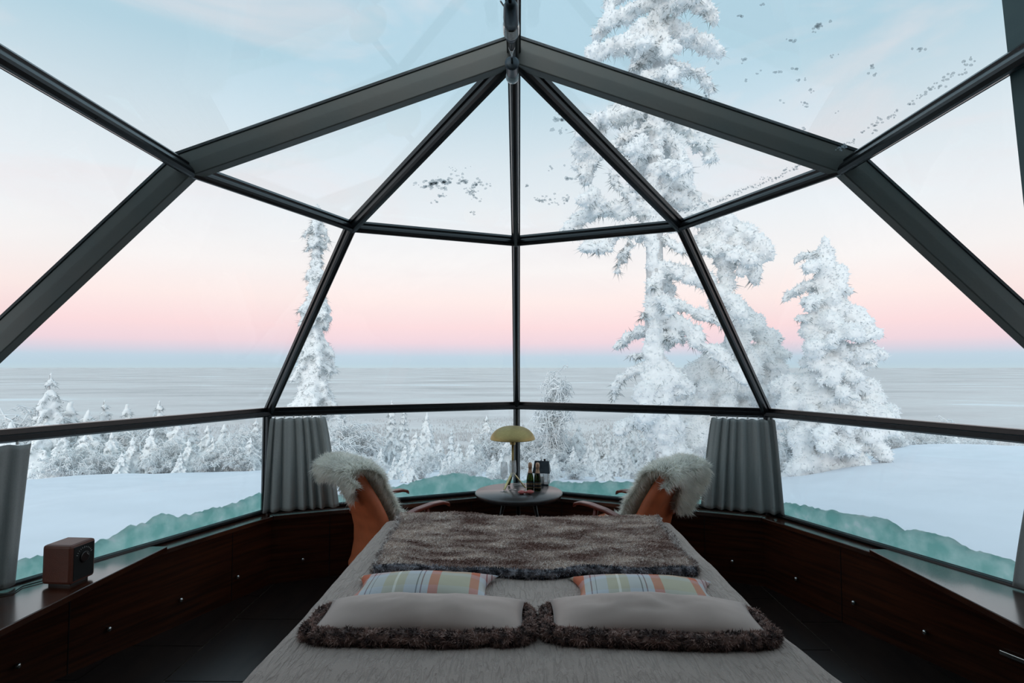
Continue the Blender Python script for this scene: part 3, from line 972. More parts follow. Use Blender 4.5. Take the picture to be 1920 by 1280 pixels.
b = MB(); b.lathe([(0, 0.385), (0.018, 0.388), (0.026, 0.41), (0.018, 0.435), (0, 0.442)], 16); b.build('bulb', m_shadein, t, True)
b = MB(); b.tube([(0.012, 0.07, 0.005), (0.05, 0.10, 0.004), (0.09, 0.085, 0.004), (0.10, 0.12, 0.004), (0.05, 0.145, 0.004), (0.0, 0.15, 0.004)], 0.0025, 6); b.build('cord', m_hook, t, True)


def flute(p, label):
    prof = [(0.0, 0.0), (0.030, 0.001), (0.029, 0.003), (0.008, 0.006), (0.0035, 0.012), (0.003, 0.085), (0.008, 0.098), (0.020, 0.112), (0.0275, 0.135), (0.028, 0.165), (0.024, 0.222)]
    inner = [(r_ - 0.0012, h) for r_, h in reversed(prof[6:])] + [(0, 0.1)]
    t = tag(empty('champagne_flute', p), label, 'glass', 'champagne flutes on the round table')
    b = MB(); b.lathe(prof[:4] + [(0, 0.006)], 24); b.build('foot', m_crystal, t, True)
    b = MB(); b.lathe([(0, 0.005)] + prof[4:6] + [(0, 0.087)], 12); b.build('stem', m_crystal, t, True)
    b = MB(); b.lathe([(0, 0.086)] + prof[6:] + inner, 28); b.build('bowl', m_crystal, t, True)


flute(on_table(945, 921), 'empty champagne flute on the table, the left one')
flute(on_table(961.5, 917.5), 'empty champagne flute on the table, the right one beside the lamp foot')


def bottle(p, label, rz):
    t = tag(empty('champagne_bottle', p, rz), label, 'bottle', 'small champagne bottles on the round table')
    b = MB(); b.lathe([(0, 0.002), (0.024, 0), (0.0275, 0.004), (0.0275, 0.085), (0.025, 0.105), (0.017, 0.135), (0.0125, 0.155), (0.012, 0.19), (0, 0.19)], 28); b.build('glass_body', m_green, t, True)
    b = MB(); b.lathe([(0.0278, 0.02), (0.0282, 0.0205), (0.0282, 0.068), (0.0278, 0.0685)], 28); lb = b.build('label', m_label, t, True)
    b = MB(); b.lathe([(0.0284, 0.026), (0.0285, 0.0275), (0.0284, 0.029)], 28); b.build('label_band', m_gold, lb, True)
    b = MB(); b.lathe([(0.0284, 0.052), (0.0285, 0.0545), (0.0284, 0.057)], 28); b.build('label_band', m_gold, lb, True)
    b = MB(); b.lathe([(0.0178, 0.134), (0.0132, 0.155), (0.0128, 0.168), (0.0145, 0.170), (0.0150, 0.186), (0.0155, 0.190), (0.0145, 0.203), (0.010, 0.212), (0, 0.214)], 24); fo = b.build('foil_cap', m_foil, t, True)
    b = MB(); b.lathe([(0.0184, 0.128), (0.0187, 0.131), (0.0181, 0.135)], 24); b.build('neck_band', m_label, fo, True)


bottle(on_table(994, 919), 'small champagne bottle with copper foil, the left of the two', 0.3)
bottle(on_table(1008, 919.5), 'small champagne bottle with copper foil, the right one before the lantern', 1.1)

# lantern like a little house
p = on_table(1016, 907)
t = tag(empty('lantern', p, -0.15), 'house-shaped glass lantern with a dark hipped roof behind the bottles', 'lantern')
hx, hy = 0.058, 0.05
b = MB(); b.box((0, 0, 0.004), (hx * 2, hy * 2, 0.008)); b.build('base', m_lantern, t)
for sx in (-1, 1):
    for sy in (-1, 1):
        b = MB(); b.box((sx * (hx - 0.003), sy * (hy - 0.003), 0.05), (0.006, 0.006, 0.09)); b.build('corner_post', m_hook, t)
    b = MB(); b.box((sx * (hx - 0.003), 0, 0.05), (0.002, hy * 2 - 0.012, 0.084)); b.build('pane', m_crystal, t)
    b = MB(); b.box((0, sx * (hy - 0.003), 0.05), (hx * 2 - 0.012, 0.002, 0.084)); b.build('pane', m_crystal, t)
for xx in (-0.02, 0.018):
    b = MB(); b.box((xx, -hy + 0.001, 0.05), (0.003, 0.003, 0.084)); b.build('glazing_bar', m_lantern, t)
b = MB()
zr0, zr1 = 0.095, 0.186
b.add([Vector(q) for q in ((-0.07, -0.062, zr0), (0.07, -0.062, zr0), (0.07, 0.062, zr0), (-0.07, 0.062, zr0), (-0.058, -0.006, zr1), (0.058, -0.006, zr1), (0.058, 0.006, zr1), (-0.058, 0.006, zr1))],
      [(3, 2, 1, 0), (4, 5, 6, 7), (0, 1, 5, 4), (1, 2, 6, 5), (2, 3, 7, 6), (3, 0, 4, 7)])
rf = b.build('roof', m_lantern, t, bevel=0.002)
for xx, h in ((0.024, 0.02), (-0.006, 0.012)):
    b = MB(); b.box((xx, 0, zr1 + h / 2 - 0.004), (0.014 if h > 0.015 else 0.007, 0.012, h)); b.build('chimney', m_lantern, rf)
b = MB(); b.lathe([(0, 0.008), (0.02, 0.008), (0.02, 0.055), (0.016, 0.058), (0, 0.056)], 18); b.build('candle', m_hook, t, True)

# red bow-shaped thing
p = on_table(986, 926)
t = tag(empty('leather_bow', p, -0.05), 'small pinkish red bow-shaped object lying in front of the bottles', 'ornament')
for sx in (-1, 1):
    b = MB()
    for i in range(9):
        f_ = i / 8; x = sx * (0.004 + 0.056 * f_); h = 0.004 + 0.0105 * math.sin(f_ * PI) ** 0.8; w = 0.005 + 0.020 * math.sin(min(1, f_ * 1.05) * PI) ** 0.7
        for k in range(12):
            a = 2 * PI * k / 12; b.v.append(Vector((x, w * math.cos(a), 0.0155 + h * math.sin(a) + 0.002 * sx)))
    for i in range(8):
        for k in range(12):
            b.f.append((i * 12 + k, i * 12 + (k + 1) % 12, i * 12 + 12 + (k + 1) % 12, i * 12 + 12 + k))
    b.f += [tuple(range(12)), tuple(96 + k for k in range(12))]
    b.build('lobe', m_pink, t, True)
b = MB(); b.lathe([(0, 0.003), (0.008, 0.004), (0.010, 0.012), (0.007, 0.02), (0, 0.021)], 14); b.build('knot', m_pink, t, True)


# ------------------------------------------------------------------ radio on the left ledge
t = tag(empty('table_radio', (-2.175, 0.445, ZS + 0.013), -0.06), 'small brown cube radio with black front on the left ledge', 'radio')
b = MB(); b.box((0, 0, 0.104), (0.150, 0.145, 0.185)); b.build('case', m_radio, t, bevel=0.014)
b = MB(); b.box((0, 0, 0.006), (0.11, 0.105, 0.012)); b.build('foot', m_dark, t)
b = MB(); b.box((0.0755, 0, 0.104), (0.003, 0.118, 0.158)); ff = b.build('front_panel', m_radiof, t, bevel=0.001)
for k in range(11):                       # dial scale
    a = PI * (0.12 + 0.76 * k / 10); r_ = 0.045
    b = MB(); c = Vector((0.0775, r_ * math.cos(a), 0.125 + r_ * math.sin(a)))
    b.box(c, (0.001, 0.0022, 0.009 if k % 5 == 0 else 0.006), Matrix.Rotation(PI / 2 - a, 3, 'X').inverted()); b.build('dial_mark', m_print, ff)
b = MB(); b.lathe([(0, 0), (0.026, 0), (0.026, 0.006), (0.022, 0.008), (0, 0.008)], 24, (0.077, 0, 0.125), Matrix.Rotation(PI / 2, 3, 'Y')); b.build('tuning_knob', m_dark, ff)
b = MB(); b.box((0.0855, 0.012, 0.135), (0.001, 0.002, 0.016), Matrix.Rotation(0.7, 3, 'X')); b.build('pointer', m_print, ff)
b = MB(); b.tube([(-0.05, 0.02, 0.02), (-0.12, 0.0, 0.006), (-0.16, -0.08, 0.005), (-0.13, -0.16, 0.005), (-0.18, -0.2, 0.005)], 0.003, 6); b.build('cord', m_dark, t, True)


# ------------------------------------------------------------------ curtains
def curtain(k, a, s0t, s1t, s0b, s1b, zt_, zb, folds, label, seed, amp=0.021):
    """hangs inside one octagon side: k azimuth, a apothem, s positions along the wall at top and bottom"""
    org = apo(k, a, (s0t + s1t) / 2, 0)
    t = tag(empty('curtain', org), label, 'curtain', 'short grey window curtains')
    n_ = apo(k, 1, 0, 0); td = Vector((n_.y, -n_.x, 0))
    r = random.Random(seed); nx_, nz2 = 90, 26
    ph = [r.uniform(0, 6) for _ in range(4)]
    b = MB()
    for j in range(nz2):
        g = j / (nz2 - 1); z = zt_ * (1 - g) + zb * g
        e = g ** 0.75 * 0.75 + g * 0.25
        for i in range(nx_):
            u = i / (nx_ - 1)
            s_ = (s0t * (1 - u) + s1t * u) * (1 - e) + (s0b * (1 - u) + s1b * u) * e
            uu = u + 0.035 * math.sin(2 * PI * u * 1.5 + ph[0])
            am = amp * (0.55 + 0.75 * g)
            d = am * math.sin(2 * PI * folds * uu + ph[1]) + am * 0.45 * math.sin(2 * PI * folds * 2.1 * uu + ph[2]) * (1 - 0.6 * g)
            if j == 0: d *= 0.7
            d += 0.006 * math.sin(3 * g + ph[3])
            p_ = apo(k, a, s_, z + (0.004 * math.sin(folds * 2 * PI * u) if j == 0 else 0)) - n_ * (d + amp * 1.6)
            b.v.append(p_ - org)
    for j in range(nz2 - 1):
        for i in range(nx_ - 1):
            b.f.append((j * nx_ + i, j * nx_ + i + 1, (j + 1) * nx_ + i + 1, (j + 1) * nx_ + i))
    o = b.build('cloth', m_curtain, t, True)
    md = o.modifiers.new('solid', 'SOLIDIFY'); md.thickness = 0.003; md.offset = 0
    for q in range(6):
        s_ = s0t + (s1t - s0t) * (q + 0.5) / 6
        b = MB(); b.box(apo(k, a - 0.02, s_, zt_ + 0.008) - org, (0.010, 0.006, 0.016)); b.build('hook', m_hook, t)
    b = MB(); b.tube([apo(k, a - 0.012, s0t - 0.01, zt_ + 0.017) - org, apo(k, a - 0.012, s1t + 0.01, zt_ + 0.017) - org], 0.005, 6); b.build('rail', m_frame, t, True)


# along the wall s grows towards the right (clockwise)
def s_of(k, x, y):
    n_ = apo(k, 1, 0, 0); td = Vector((n_.y, -n_.x, 0)); return Vector((x, y, 0)).dot(td)


curtain(-22.5, 2.335, s_of(-22.5, -1.80, 1.81) + 0.0, s_of(-22.5, -1.45, 1.955), s_of(-22.5, -1.835, 1.795), s_of(-22.5, -1.35, 1.995), 1.172, 0.505, 6.5, 'short grey curtain behind the left lounge chair', 31)
curtain(22.5, 2.345, s_of(22.5, 1.465, 1.947), s_of(22.5, 1.86, 1.784), s_of(22.5, 1.385, 1.98), s_of(22.5, 1.905, 1.765), 1.168, 0.508, 6.5, 'short grey curtain beside the right lounge chair', 35)
curtain(-67.5, 2.36, s_of(-67.5, -2.62, -0.2), s_of(-67.5, -2.36, 0.415), s_of(-67.5, -2.62, -0.2), s_of(-67.5, -2.375, 0.385), 1.172, 0.508, 5.0, 'dark grey curtain at the far left edge by the radio', 33, 0.012)
curtain(67.5, 2.36, s_of(67.5, 2.40, 0.315), s_of(67.5, 2.62, -0.2), s_of(67.5, 2.35, 0.425), s_of(67.5, 2.62, -0.2), 1.172, 0.508, 5.0, 'dark grey curtain at the far right edge of the view', 34, 0.012)

# ------------------------------------------------------------------ spotlight under the ridge
sp0 = Vector((-0.006, -0.03, ZC + 1.205))
ax = Matrix.Rotation(-PI / 2, 3, 'X')      # local z -> +y (forward)
t = tag(empty('ceiling_spotlight', sp0), 'small grey spotlight fixed under the ridge bar at the apex', 'spotlight')


def seg(prof, name, mat, n=20):
    b = MB(); b.lathe(prof, n, (0, 0, 0), ax); return b.build(name, mat, t, True)


m_spotgrey = M('spotlight_grey', (70, 82, 90), 0.4, 0.5, 0.15, 30)
m_clear = M('frosted_lens', (176, 196, 200), 0.2, 0, 0.1, 40)
seg([(0, 0.0), (0.0255, 0.0), (0.0275, -0.012), (0.024, -0.045), (0, -0.045)], 'lens', m_clear)
seg([(0, -0.045), (0.024, -0.045), (0.026, -0.11), (0.029, -0.118), (0.020, -0.122), (0, -0.122)], 'cup', m_spotgrey)
seg([(0, -0.122), (0.005, -0.122), (0.0045, -0.17), (0.010, -0.215), (0.012, -0.225), (0, -0.225)], 'stem', m_chrome)
seg([(0, -0.225), (0.011, -0.225), (0.013, -0.27), (0.017, -0.285), (0, -0.285)], 'joint', m_dark)
seg([(0, -0.282), (0.018, -0.284), (0.027, -0.315), (0.027, -0.322), (0, -0.322)], 'cone', m_spotgrey)
ribs = [(0, -0.322)]
for k in range(8):
    z = -0.322 - 0.0065 * k
    ribs += [(0.029, z), (0.029, z - 0.004), (0.026, z - 0.0042), (0.026, z - 0.0063)]
ribs += [(0, -0.376)]
seg(ribs, 'ribbed_collar', m_chrome)
seg([(0, -0.376), (0.026, -0.376), (0.027, -0.41), (0.024, -0.47), (0.016, -0.49), (0, -0.49)], 'socket', m_spotgrey)
b = MB(); b.box((0, -0.36, 0.045), (0.02, 0.03, 0.055)); b.build('bracket', m_dark, t)
b = MB(); b.tube([(0.0, -0.48, 0.0), (-0.01, -0.53, 0.02), (0.0, -0.60, 0.05), (0.0, -0.74, 0.06)], 0.006, 8); b.build('cable', m_dark, t, True)
b = MB(); b.tube([(-0.018, -0.44, 0.012), (-0.035, -0.47, 0.02)], 0.003, 6); b.build('wing_screw', m_chrome, t)

# ------------------------------------------------------------------ frost left on the panes
def frost(key, cs, name, seed):
    o, nrm = PANES[key]
    r = random.Random(seed); b = MB()
    t1 = nrm.orthogonal().normalized(); t2 = nrm.cross(t1)
    me = o.data; p0 = me.vertices[0].co
    for (cx_, cy_, cz_, spread, count, size, stretch) in cs:
        c = Vector((cx_, cy_, cz_)); c -= nrm * (c - p0).dot(nrm)
        e1 = (Vector(stretch) - nrm * Vector(stretch).dot(nrm)).normalized(); e2 = nrm.cross(e1)
        for _ in range(count):
            q = c + e1 * r.gauss(0, spread) + e2 * r.gauss(0, spread * 0.42)
            if fbm(q, 26) < -0.05 and count > 12: continue
            q += nrm * 0.0075
            m = r.randint(5, 8); rad = size * r.uniform(0.35, 1.2); ph = r.uniform(0, 6)
            ring = []
            for k in range(m):
                a = ph + 2 * PI * k / m; rr_ = rad * r.uniform(0.55, 1.2)
                ring.append(q + (t1 * math.cos(a) + t2 * math.sin(a)) * rr_)
            k0 = len(b.v); b.v += ring + [x + nrm * 0.003 for x in ring]
            b.f += [tuple(k0 + k for k in range(m)), tuple(k0 + 2 * m - 1 - k for k in range(m))] + [(k0 + k, k0 + (k + 1) % m, k0 + (k + 1) % m + m, k0 + k + m) for k in range(m)]
    f = b.build(name, m_frost, o); tag(f, 'grey specks of frost on the glass', None, None, 'stuff')


frost(('top', -1), [(-0.44, 0.745, 2.54, 0.05, 110, 0.012, (1, 0.1, 0)), (-0.27, 0.78, 2.558, 0.055, 130, 0.009, (1, 0.5, -0.1)), (-0.24, 0.88, 2.53, 0.035, 50, 0.008, (0.5, 1, 0)),
      (-0.27, 1.046, 2.466, 0.02, 16, 0.010, (1, 0, 0)), (-0.42, 0.85, 2.5, 0.02, 8, 0.010, (1, 0, 0)), (-0.50, 0.9, 2.5, 0.02, 6, 0.008, (1, 0, 0)), (-0.33, 0.66, 2.58, 0.05, 10, 0.006, (1, 0, 0))], 'frost', 41)
frost(('top', 0), [(0.215, 0.362, 2.7145, 0.035, 60, 0.014, (0, 1, -0.35)), (0.22, 0.68, 2.597, 0.03, 24, 0.012, (1, -0.3, 0)), (0.30, 0.74, 2.575, 0.014, 8, 0.012, (1, -0.3, 0)), (0.21, 0.94, 2.51, 0.05, 60, 0.009, (1, -0.2, 0)),
      (0.29, 0.93, 2.5, 0.03, 20, 0.009, (1, -0.5, 0)), (0.06, 0.85, 2.55, 0.01, 5, 0.008, (0, 1, 0))], 'frost', 42)
rq = random.Random(5)
cs = []
for k in range(34):
    x, y = rq.uniform(0.62, 1.34), rq.uniform(-0.78, -0.1)
    z = ZA + (ZU - ZA) * x / RU
    cs.append((x, y, z, 0.010, rq.randint(2, 6), 0.0055, (rq.gauss(0, 1), rq.gauss(0, 1), 0)))
for k in range(26):
    y = rq.uniform(-0.78, -0.05); x = 1.335 + rq.uniform(-0.03, 0.0); cs.append((x, y, ZA + (ZU - ZA) * x / RU, 0.012, 4, 0.005, (0, 1, 0)))
frost(('top', 2), cs, 'frost', 43)
cs = []
for k in range(40):
    f_ = k / 39; p = U[2] * (1 - f_) + U[1] * f_; p = p + (A - p) * rq.uniform(0.035, 0.07); cs.append((p.x, p.y, p.z, 0.012, 6, 0.005, tuple(U[1] - U[2])))
frost(('top', 1), cs, 'frost', 44)

# ------------------------------------------------------------------ land outside
PR = [(14, 0), (17, -0.8), (22, -2.4), (32, -6.0), (60, -14.5), (150, -36), (400, -86), (1000, -175), (2000, -232), (4000, -251), (8000, -256), (100000, -262)]


def ground(x, y):
    rho = math.hypot(x, y); az = math.degrees(math.atan2(x, y))
    crest = float(np.interp(az, [-180, -90, -40, -22, 0, 15, 30, 40, 60, 180], [0.2, -0.3, -0.9, -1.22, -1.35, -1.25, -0.92, -0.2, 0.2, 0.2]))
    z = 0.34 + (crest - 0.34) * (min(rho, 14) - 2.4) / 11.6
    if rho > 14:
        for (a, za), (b_, zb) in zip(PR, PR[1:]):
            if rho <= b_:
                f_ = (rho - a) / (b_ - a); z += za * (1 - f_) + zb * f_; break
    nzv = 0.10 * min(1, (rho - 2.4) / 4) * fbm((x, y, 0), 0.35) + 0.02 * fbm((x, y, 5), 2.2)
    if rho > 60: nzv += rho * 0.0035 * fbm((x, y, 9), 0.004) * (1 if rho < 4000 else 0.15)
    return z + nzv


def polar(rs, n, name, mat, a0=0.0, a1=2 * PI):
    b = MB(); full = abs(a1 - a0 - 2 * PI) < 1e-6
    na = n if full else n + 1
    for r_ in rs:
        for k in range(na):
            a = a0 + (a1 - a0) * k / n
            x, y = r_ * math.sin(a), r_ * math.cos(a)
            b.v.append(Vector((x, y, ground(x, y))))
    for i in range(len(rs) - 1):
        for k in range(n):
            q, w = i * na + k, i * na + (k + 1) % na
            b.f.append((q, w, w + na, q + na))
    return b.build(name, mat, None, True)


rs = [2.62 * 1.0]
rs = [2.66 * (1.045 ** k) for k in range(75)]
g1 = polar(rs, 200, 'snow_ground', m_snow); struct(g1, 'smooth snow slope around the glass dome', 'ground')
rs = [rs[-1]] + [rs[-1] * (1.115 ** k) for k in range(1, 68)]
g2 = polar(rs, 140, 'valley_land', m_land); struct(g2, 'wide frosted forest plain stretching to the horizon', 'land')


# snow packed against the foot of the panes
def bank(k, heights, label, seed):
    hl_ = R * math.sin(PI / 8); n_ = apo(k, 1, 0, 0)
    b = MB(); ns_ = 120; prof_n = 9
    for i in range(ns_ + 1):
        f_ = i / ns_; s_ = -hl_ + 2 * hl_ * f_
        h = np.interp(f_, [q[0] for q in heights], [q[1] for q in heights]) - ZS
        h = max(0.02, h + 0.022 * fbm((s_, seed, 0), 9) + 0.012 * fbm((s_, seed, 3), 26))
        for j in range(prof_n):
            g = j / (prof_n - 1)
            if g < 0.7:
                zz = ZS - 0.06 + (h + 0.06) * g / 0.7; dd = 0.0
                dd = 0.02 + 0.012 * fbm((s_, zz, seed), 14) + 0.05 * max(0, g - 0.5)
                dd = max(0.004, dd)
            else:
                q = (g - 0.7) / 0.3
                dd = 0.014 + 0.30 * q; zz = ZS + h * (1 - q * 0.3) - 0.2 * q * q
                zz += 0.01 * fbm((s_, dd * 3, seed), 10)
            b.v.append(apo(k, 2.402 + 0.012 + dd, s_ * (1 + dd * 0.17), zz))
    for i in range(ns_):
        for j in range(prof_n - 1):
            q = i * prof_n + j; b.f.append((q, q + prof_n, q + prof_n + 1, q + 1))
    o = b.build('snow_bank', m_ice, None, True)
    tag(o, label, 'snow bank', 'icy snow banks against the panes', 'stuff')


bank(-67.5, [(0, 0.56), (0.3, 0.60), (0.42, 0.575), (0.52, 0.61), (0.62, 0.655), (0.68, 0.61), (0.78, 0.60), (0.9, 0.60), (1, 0.635)], 'greenish packed snow outside the left pane behind the radio', 2)
bank(-22.5, [(0, 0.62), (0.2, 0.56), (0.35, 0.565), (0.5, 0.60), (0.6, 0.64), (0.72, 0.672), (0.82, 0.64), (0.9, 0.585), (1, 0.57)], 'greenish packed snow outside the pane left of the lamp', 3)
bank(22.5, [(0, 0.575), (0.2, 0.58), (0.4, 0.625), (0.6, 0.62), (0.8, 0.59), (1, 0.585)], 'greenish packed snow outside the pane right of the lamp', 4)
bank(67.5, [(0, 0.585), (0.15, 0.60), (0.3, 0.63), (0.42, 0.65), (0.46, 0.61), (0.52, 0.645), (0.62, 0.615), (0.7, 0.60), (1, 0.58)], 'greenish packed snow outside the right pane', 5)

# ------------------------------------------------------------------ snow-laden trees
bm = bmesh.new(); bmesh.ops.create_icosphere(bm, subdivisions=2, radius=1.0)
bm.verts.ensure_lookup_table()
ICO_V = np.array([v.co[:] for v in bm.verts]); ICO_F = np.array([[v.index for v in f.verts] for f in bm.faces]); bm.free()


def remesh(v, f, voxel, disp, dscale, seed):
    me = bpy.data.meshes.new('tmp'); me.from_pydata(v.tolist(), [], f.tolist()); me.update()
    o = bpy.data.objects.new('tmp', me); col.objects.link(o)
    m = o.modifiers.new('r', 'REMESH'); m.mode = 'VOXEL'; m.voxel_size = voxel
    dg = bpy.context.evaluated_depsgraph_get()
    out = bpy.data.meshes.new_from_object(o.evaluated_get(dg))
    bpy.data.objects.remove(o); bpy.data.meshes.remove(me)
    n = len(out.vertices); co = np.empty(n * 3, np.float32); no = np.empty(n * 3, np.float32)
    out.vertices.foreach_get('co', co); out.vertex_normals.foreach_get('vector', no)
    co = co.reshape(-1, 3); no = no.reshape(-1, 3)
    d = np.array([mnoise.fractal(Vector(p) * dscale + Vector((seed, 0, 0)), 1.0, 2.0, 3) for p in co], np.float32)
    co = co + no * (d * disp)[:, None]
    out.vertices.foreach_set('co', co.reshape(-1)); out.polygons.foreach_set('use_smooth', [True] * len(out.polygons)); out.update()
    return out, co, no


class Tree:
    def __init__(s, seed):
        s.r = random.Random(seed); s.seed = seed; s.bl = []; s.tr = MB(); s.nd = MB(); s.tw = MB()

    def blob(s, p, r_, d=None, el=1.25, flat=0.8):
        r = s.r; p = Vector(p)
        d = Vector(d) if d is not None else Vector((r.gauss(0, 1), r.gauss(0, 1), 0))
        if d.length < 1e-4: d = Vector((1, 0, 0))
        d = d.normalized(); q = d.to_track_quat('X', 'Z').to_matrix()
        q = np.array(q); v = ICO_V * np.array([r_ * el, r_ * r.uniform(0.8, 1.1), r_ * flat * r.uniform(0.85, 1.15)])
        s.bl.append((v @ q.T + np.array(p), p, r_))

    def needles(s, p, r_, n, ln, wid=0.008):
        r = s.r
        for _ in range(n):
            d = Vector((r.gauss(0, 1), r.gauss(0, 1), r.gauss(-0.45, 0.6))).normalized()
            a = Vector(p) + d * (r_ * 0.75); e = a + (d + Vector((r.gauss(0, .3), r.gauss(0, .3), -0.35))).normalized() * (r_ * 0.3 + ln * r.uniform(0.5, 1.2))
            w = (e - a).cross(Vector((r.gauss(0, 1), r.gauss(0, 1), r.gauss(0, 1)))).normalized() * wid * r.uniform(0.5, 1.1)
            k = len(s.nd.v); s.nd.v += [a - w, a + w, e]; s.nd.f.append((k, k + 1, k + 2))

    def branch(s, pts, r0, r1, nn=8, ln=0.12, every=0.75, twr=0.03):
        """a snow loaded bough along a polyline"""
        r = s.r; pts = [Vector(p) for p in pts]
        s.tr.tube(pts, [twr] + [twr * 0.6] * (len(pts) - 1), 6)
        for a, b_ in zip(pts, pts[1:]):
            d = b_ - a; L_ = d.length; step = max(0.05, (r0 + r1) / 2 * every); n = max(1, int(L_ / step))
            for i in range(n + 1):
                f_ = i / max(1, n); rr_ = (r0 * (1 - f_) + r1 * f_) * r.uniform(0.7, 1.25)
                p = a + d * f_ + Vector((r.gauss(0, .25), r.gauss(0, .25), r.gauss(0, .2))) * rr_
                s.blob(p, rr_, d, r.uniform(1.0, 1.5), 0.8)
                if nn: s.needles(p, rr_, nn, ln)
                if r.random() < 0.5:   # drooping side clump
                    q = p + Vector((r.gauss(0, 1), r.gauss(0, 1), -0.7)).normalized() * rr_ * r.uniform(1.0, 1.7)
                    s.blob(q, rr_ * r.uniform(0.45, 0.75), None, 1.1, 1.0)
                    if nn: s.needles(q, rr_ * 0.7, nn // 2, ln)

    def meshes(s, voxel, disp=0.03, dscale=9.0):
        v = np.concatenate([b_[0] for b_ in s.bl]); f = np.concatenate([ICO_F + i * len(ICO_V) for i in range(len(s.bl))])
        me, co, no = remesh(v, f, voxel, disp, dscale, s.seed)
        me.materials.append(m_treesnow); return me


def spruce(seed, H, wfun, tiers, br, voxel, nn=5, ln=0.1, droop=0.35, per=6, step=0.8, trunk=0.09):
    """generic spruce around its own origin: wfun(height fraction, azimuth) = branch reach"""
    T = Tree(seed); r = T.r
    T.tr.tube([(0, 0, -0.4), (0, 0, H * 0.5), (0.03 * H * r.uniform(-1, 1) * 0.4, 0, H)], [trunk, trunk * 0.7, 0.02], 8)
    for i in range(tiers):
        f_ = (i + r.uniform(0, 0.6)) / tiers; z = H * (0.03 + 0.95 * f_)
        n = max(3, int(per * (1 - 0.55 * f_)))
        ph = r.uniform(0, 6)
        for k in range(n):
            a = ph + 2 * PI * k / n + r.gauss(0, .25); L_ = wfun(f_, a) * r.uniform(0.7, 1.15)
            if L_ < 0.05: continue
            c, s_ = math.cos(a), math.sin(a)
            pts = [(0.1 * L_ * c, 0.1 * L_ * s_, z), (0.55 * L_ * c, 0.55 * L_ * s_, z - droop * L_ * 0.35), (L_ * c, L_ * s_, z - droop * L_ * r.uniform(0.8, 1.5))]
            bb = br * (0.55 + 0.55 * (1 - f_))
            T.branch(pts, bb * 0.9, bb * 0.65, nn, ln, step, twr=0.012)
        T.blob((0, 0, z), br * (0.6 + 0.5 * (1 - f_)), None, 1.0, 1.3)
    T.blob((0, 0, H), br * 0.5, None, 1, 1.6)
    return T


def place(T, name, label, group, loc, voxel, disp=0.03, dscale=9.0, cat='tree', rime=9000, rimel=0.04):
    t = tag(empty(name, loc), label, cat, group)
    me = T.meshes(voxel, disp, dscale); me.name = 'snow_load'
    link(bpy.data.objects.new('snow_load', me), t)
    T.tr.build('trunk', m_bark, t, True)
    if rime:
        rr_ = random.Random(T.seed); n = len(me.vertices); rv, rf_ = [], []
        vn = me.vertex_normals
        for i in rr_.sample(range(n), min(n, rime)):
            p_ = me.vertices[i].co; nn_ = Vector(vn[i].vector)
            for _ in range(2):
                d = (nn_ + Vector((rr_.gauss(0, .5), rr_.gauss(0, .5), rr_.gauss(0, .5)))).normalized(); w = d.orthogonal() * 0.010
                w.rotate(Matrix.Rotation(rr_.uniform(0, 6), 3, d)); l_ = rimel * rr_.uniform(.4, 1.3)
                k = len(rv); rv += [p_ - w, p_ + w, p_ + d * l_]; rf_.append((k, k + 1, k + 2))
        rm = mesh('rime', rv, rf_); rm.materials.append(m_rime); link(bpy.data.objects.new('rime', rm), t)['kind'] = 'stuff'
    if T.nd.v:
        nm = mesh('needles', T.nd.v, T.nd.f); nm.materials.append(m_needle); o = link(bpy.data.objects.new('needles', nm), t); o['kind'] = 'stuff'
    return t


# --- the tall pine right of centre
T = Tree(101)
D = 9.5
LOCA = at(1240, 905, D); LOCA.z = ground(LOCA.x, LOCA.y)
G = lambda x, y, dy=0.0: at(x, y, D) + Vector((0, dy, 0)) - LOCA
trk = [(1262, 960), (1250, 860), (1236, 770), (1228, 690), (1226, 600), (1228, 520), (1226, 400), (1230, 260), (1233, 150), (1241, 40), (1243, -80), (1244, -190)]
T.tr.tube([G(*q) for q in trk], [0.19, 0.18, 0.165, 0.155, 0.15, 0.145, 0.135, 0.12, 0.105, 0.085, 0.06, 0.03], 12)
for (x0, y0), (x1, y1) in zip(trk, trk[1:]):        # rime plastered on the trunk
    for k in range(5):
        f_ = k / 5; x, y = x0 + (x1 - x0) * f_, y0 + (y1 - y0) * f_
        rr_ = (0.17 - 0.10 * (905 - y) / 1100)
        T.blob(G(x + T.r.uniform(-5, 5), y, -0.05 + T.r.uniform(-.05, .03)), rr_ * T.r.uniform(0.9, 1.12), (0, 0, 1), 1.5, 0.95)
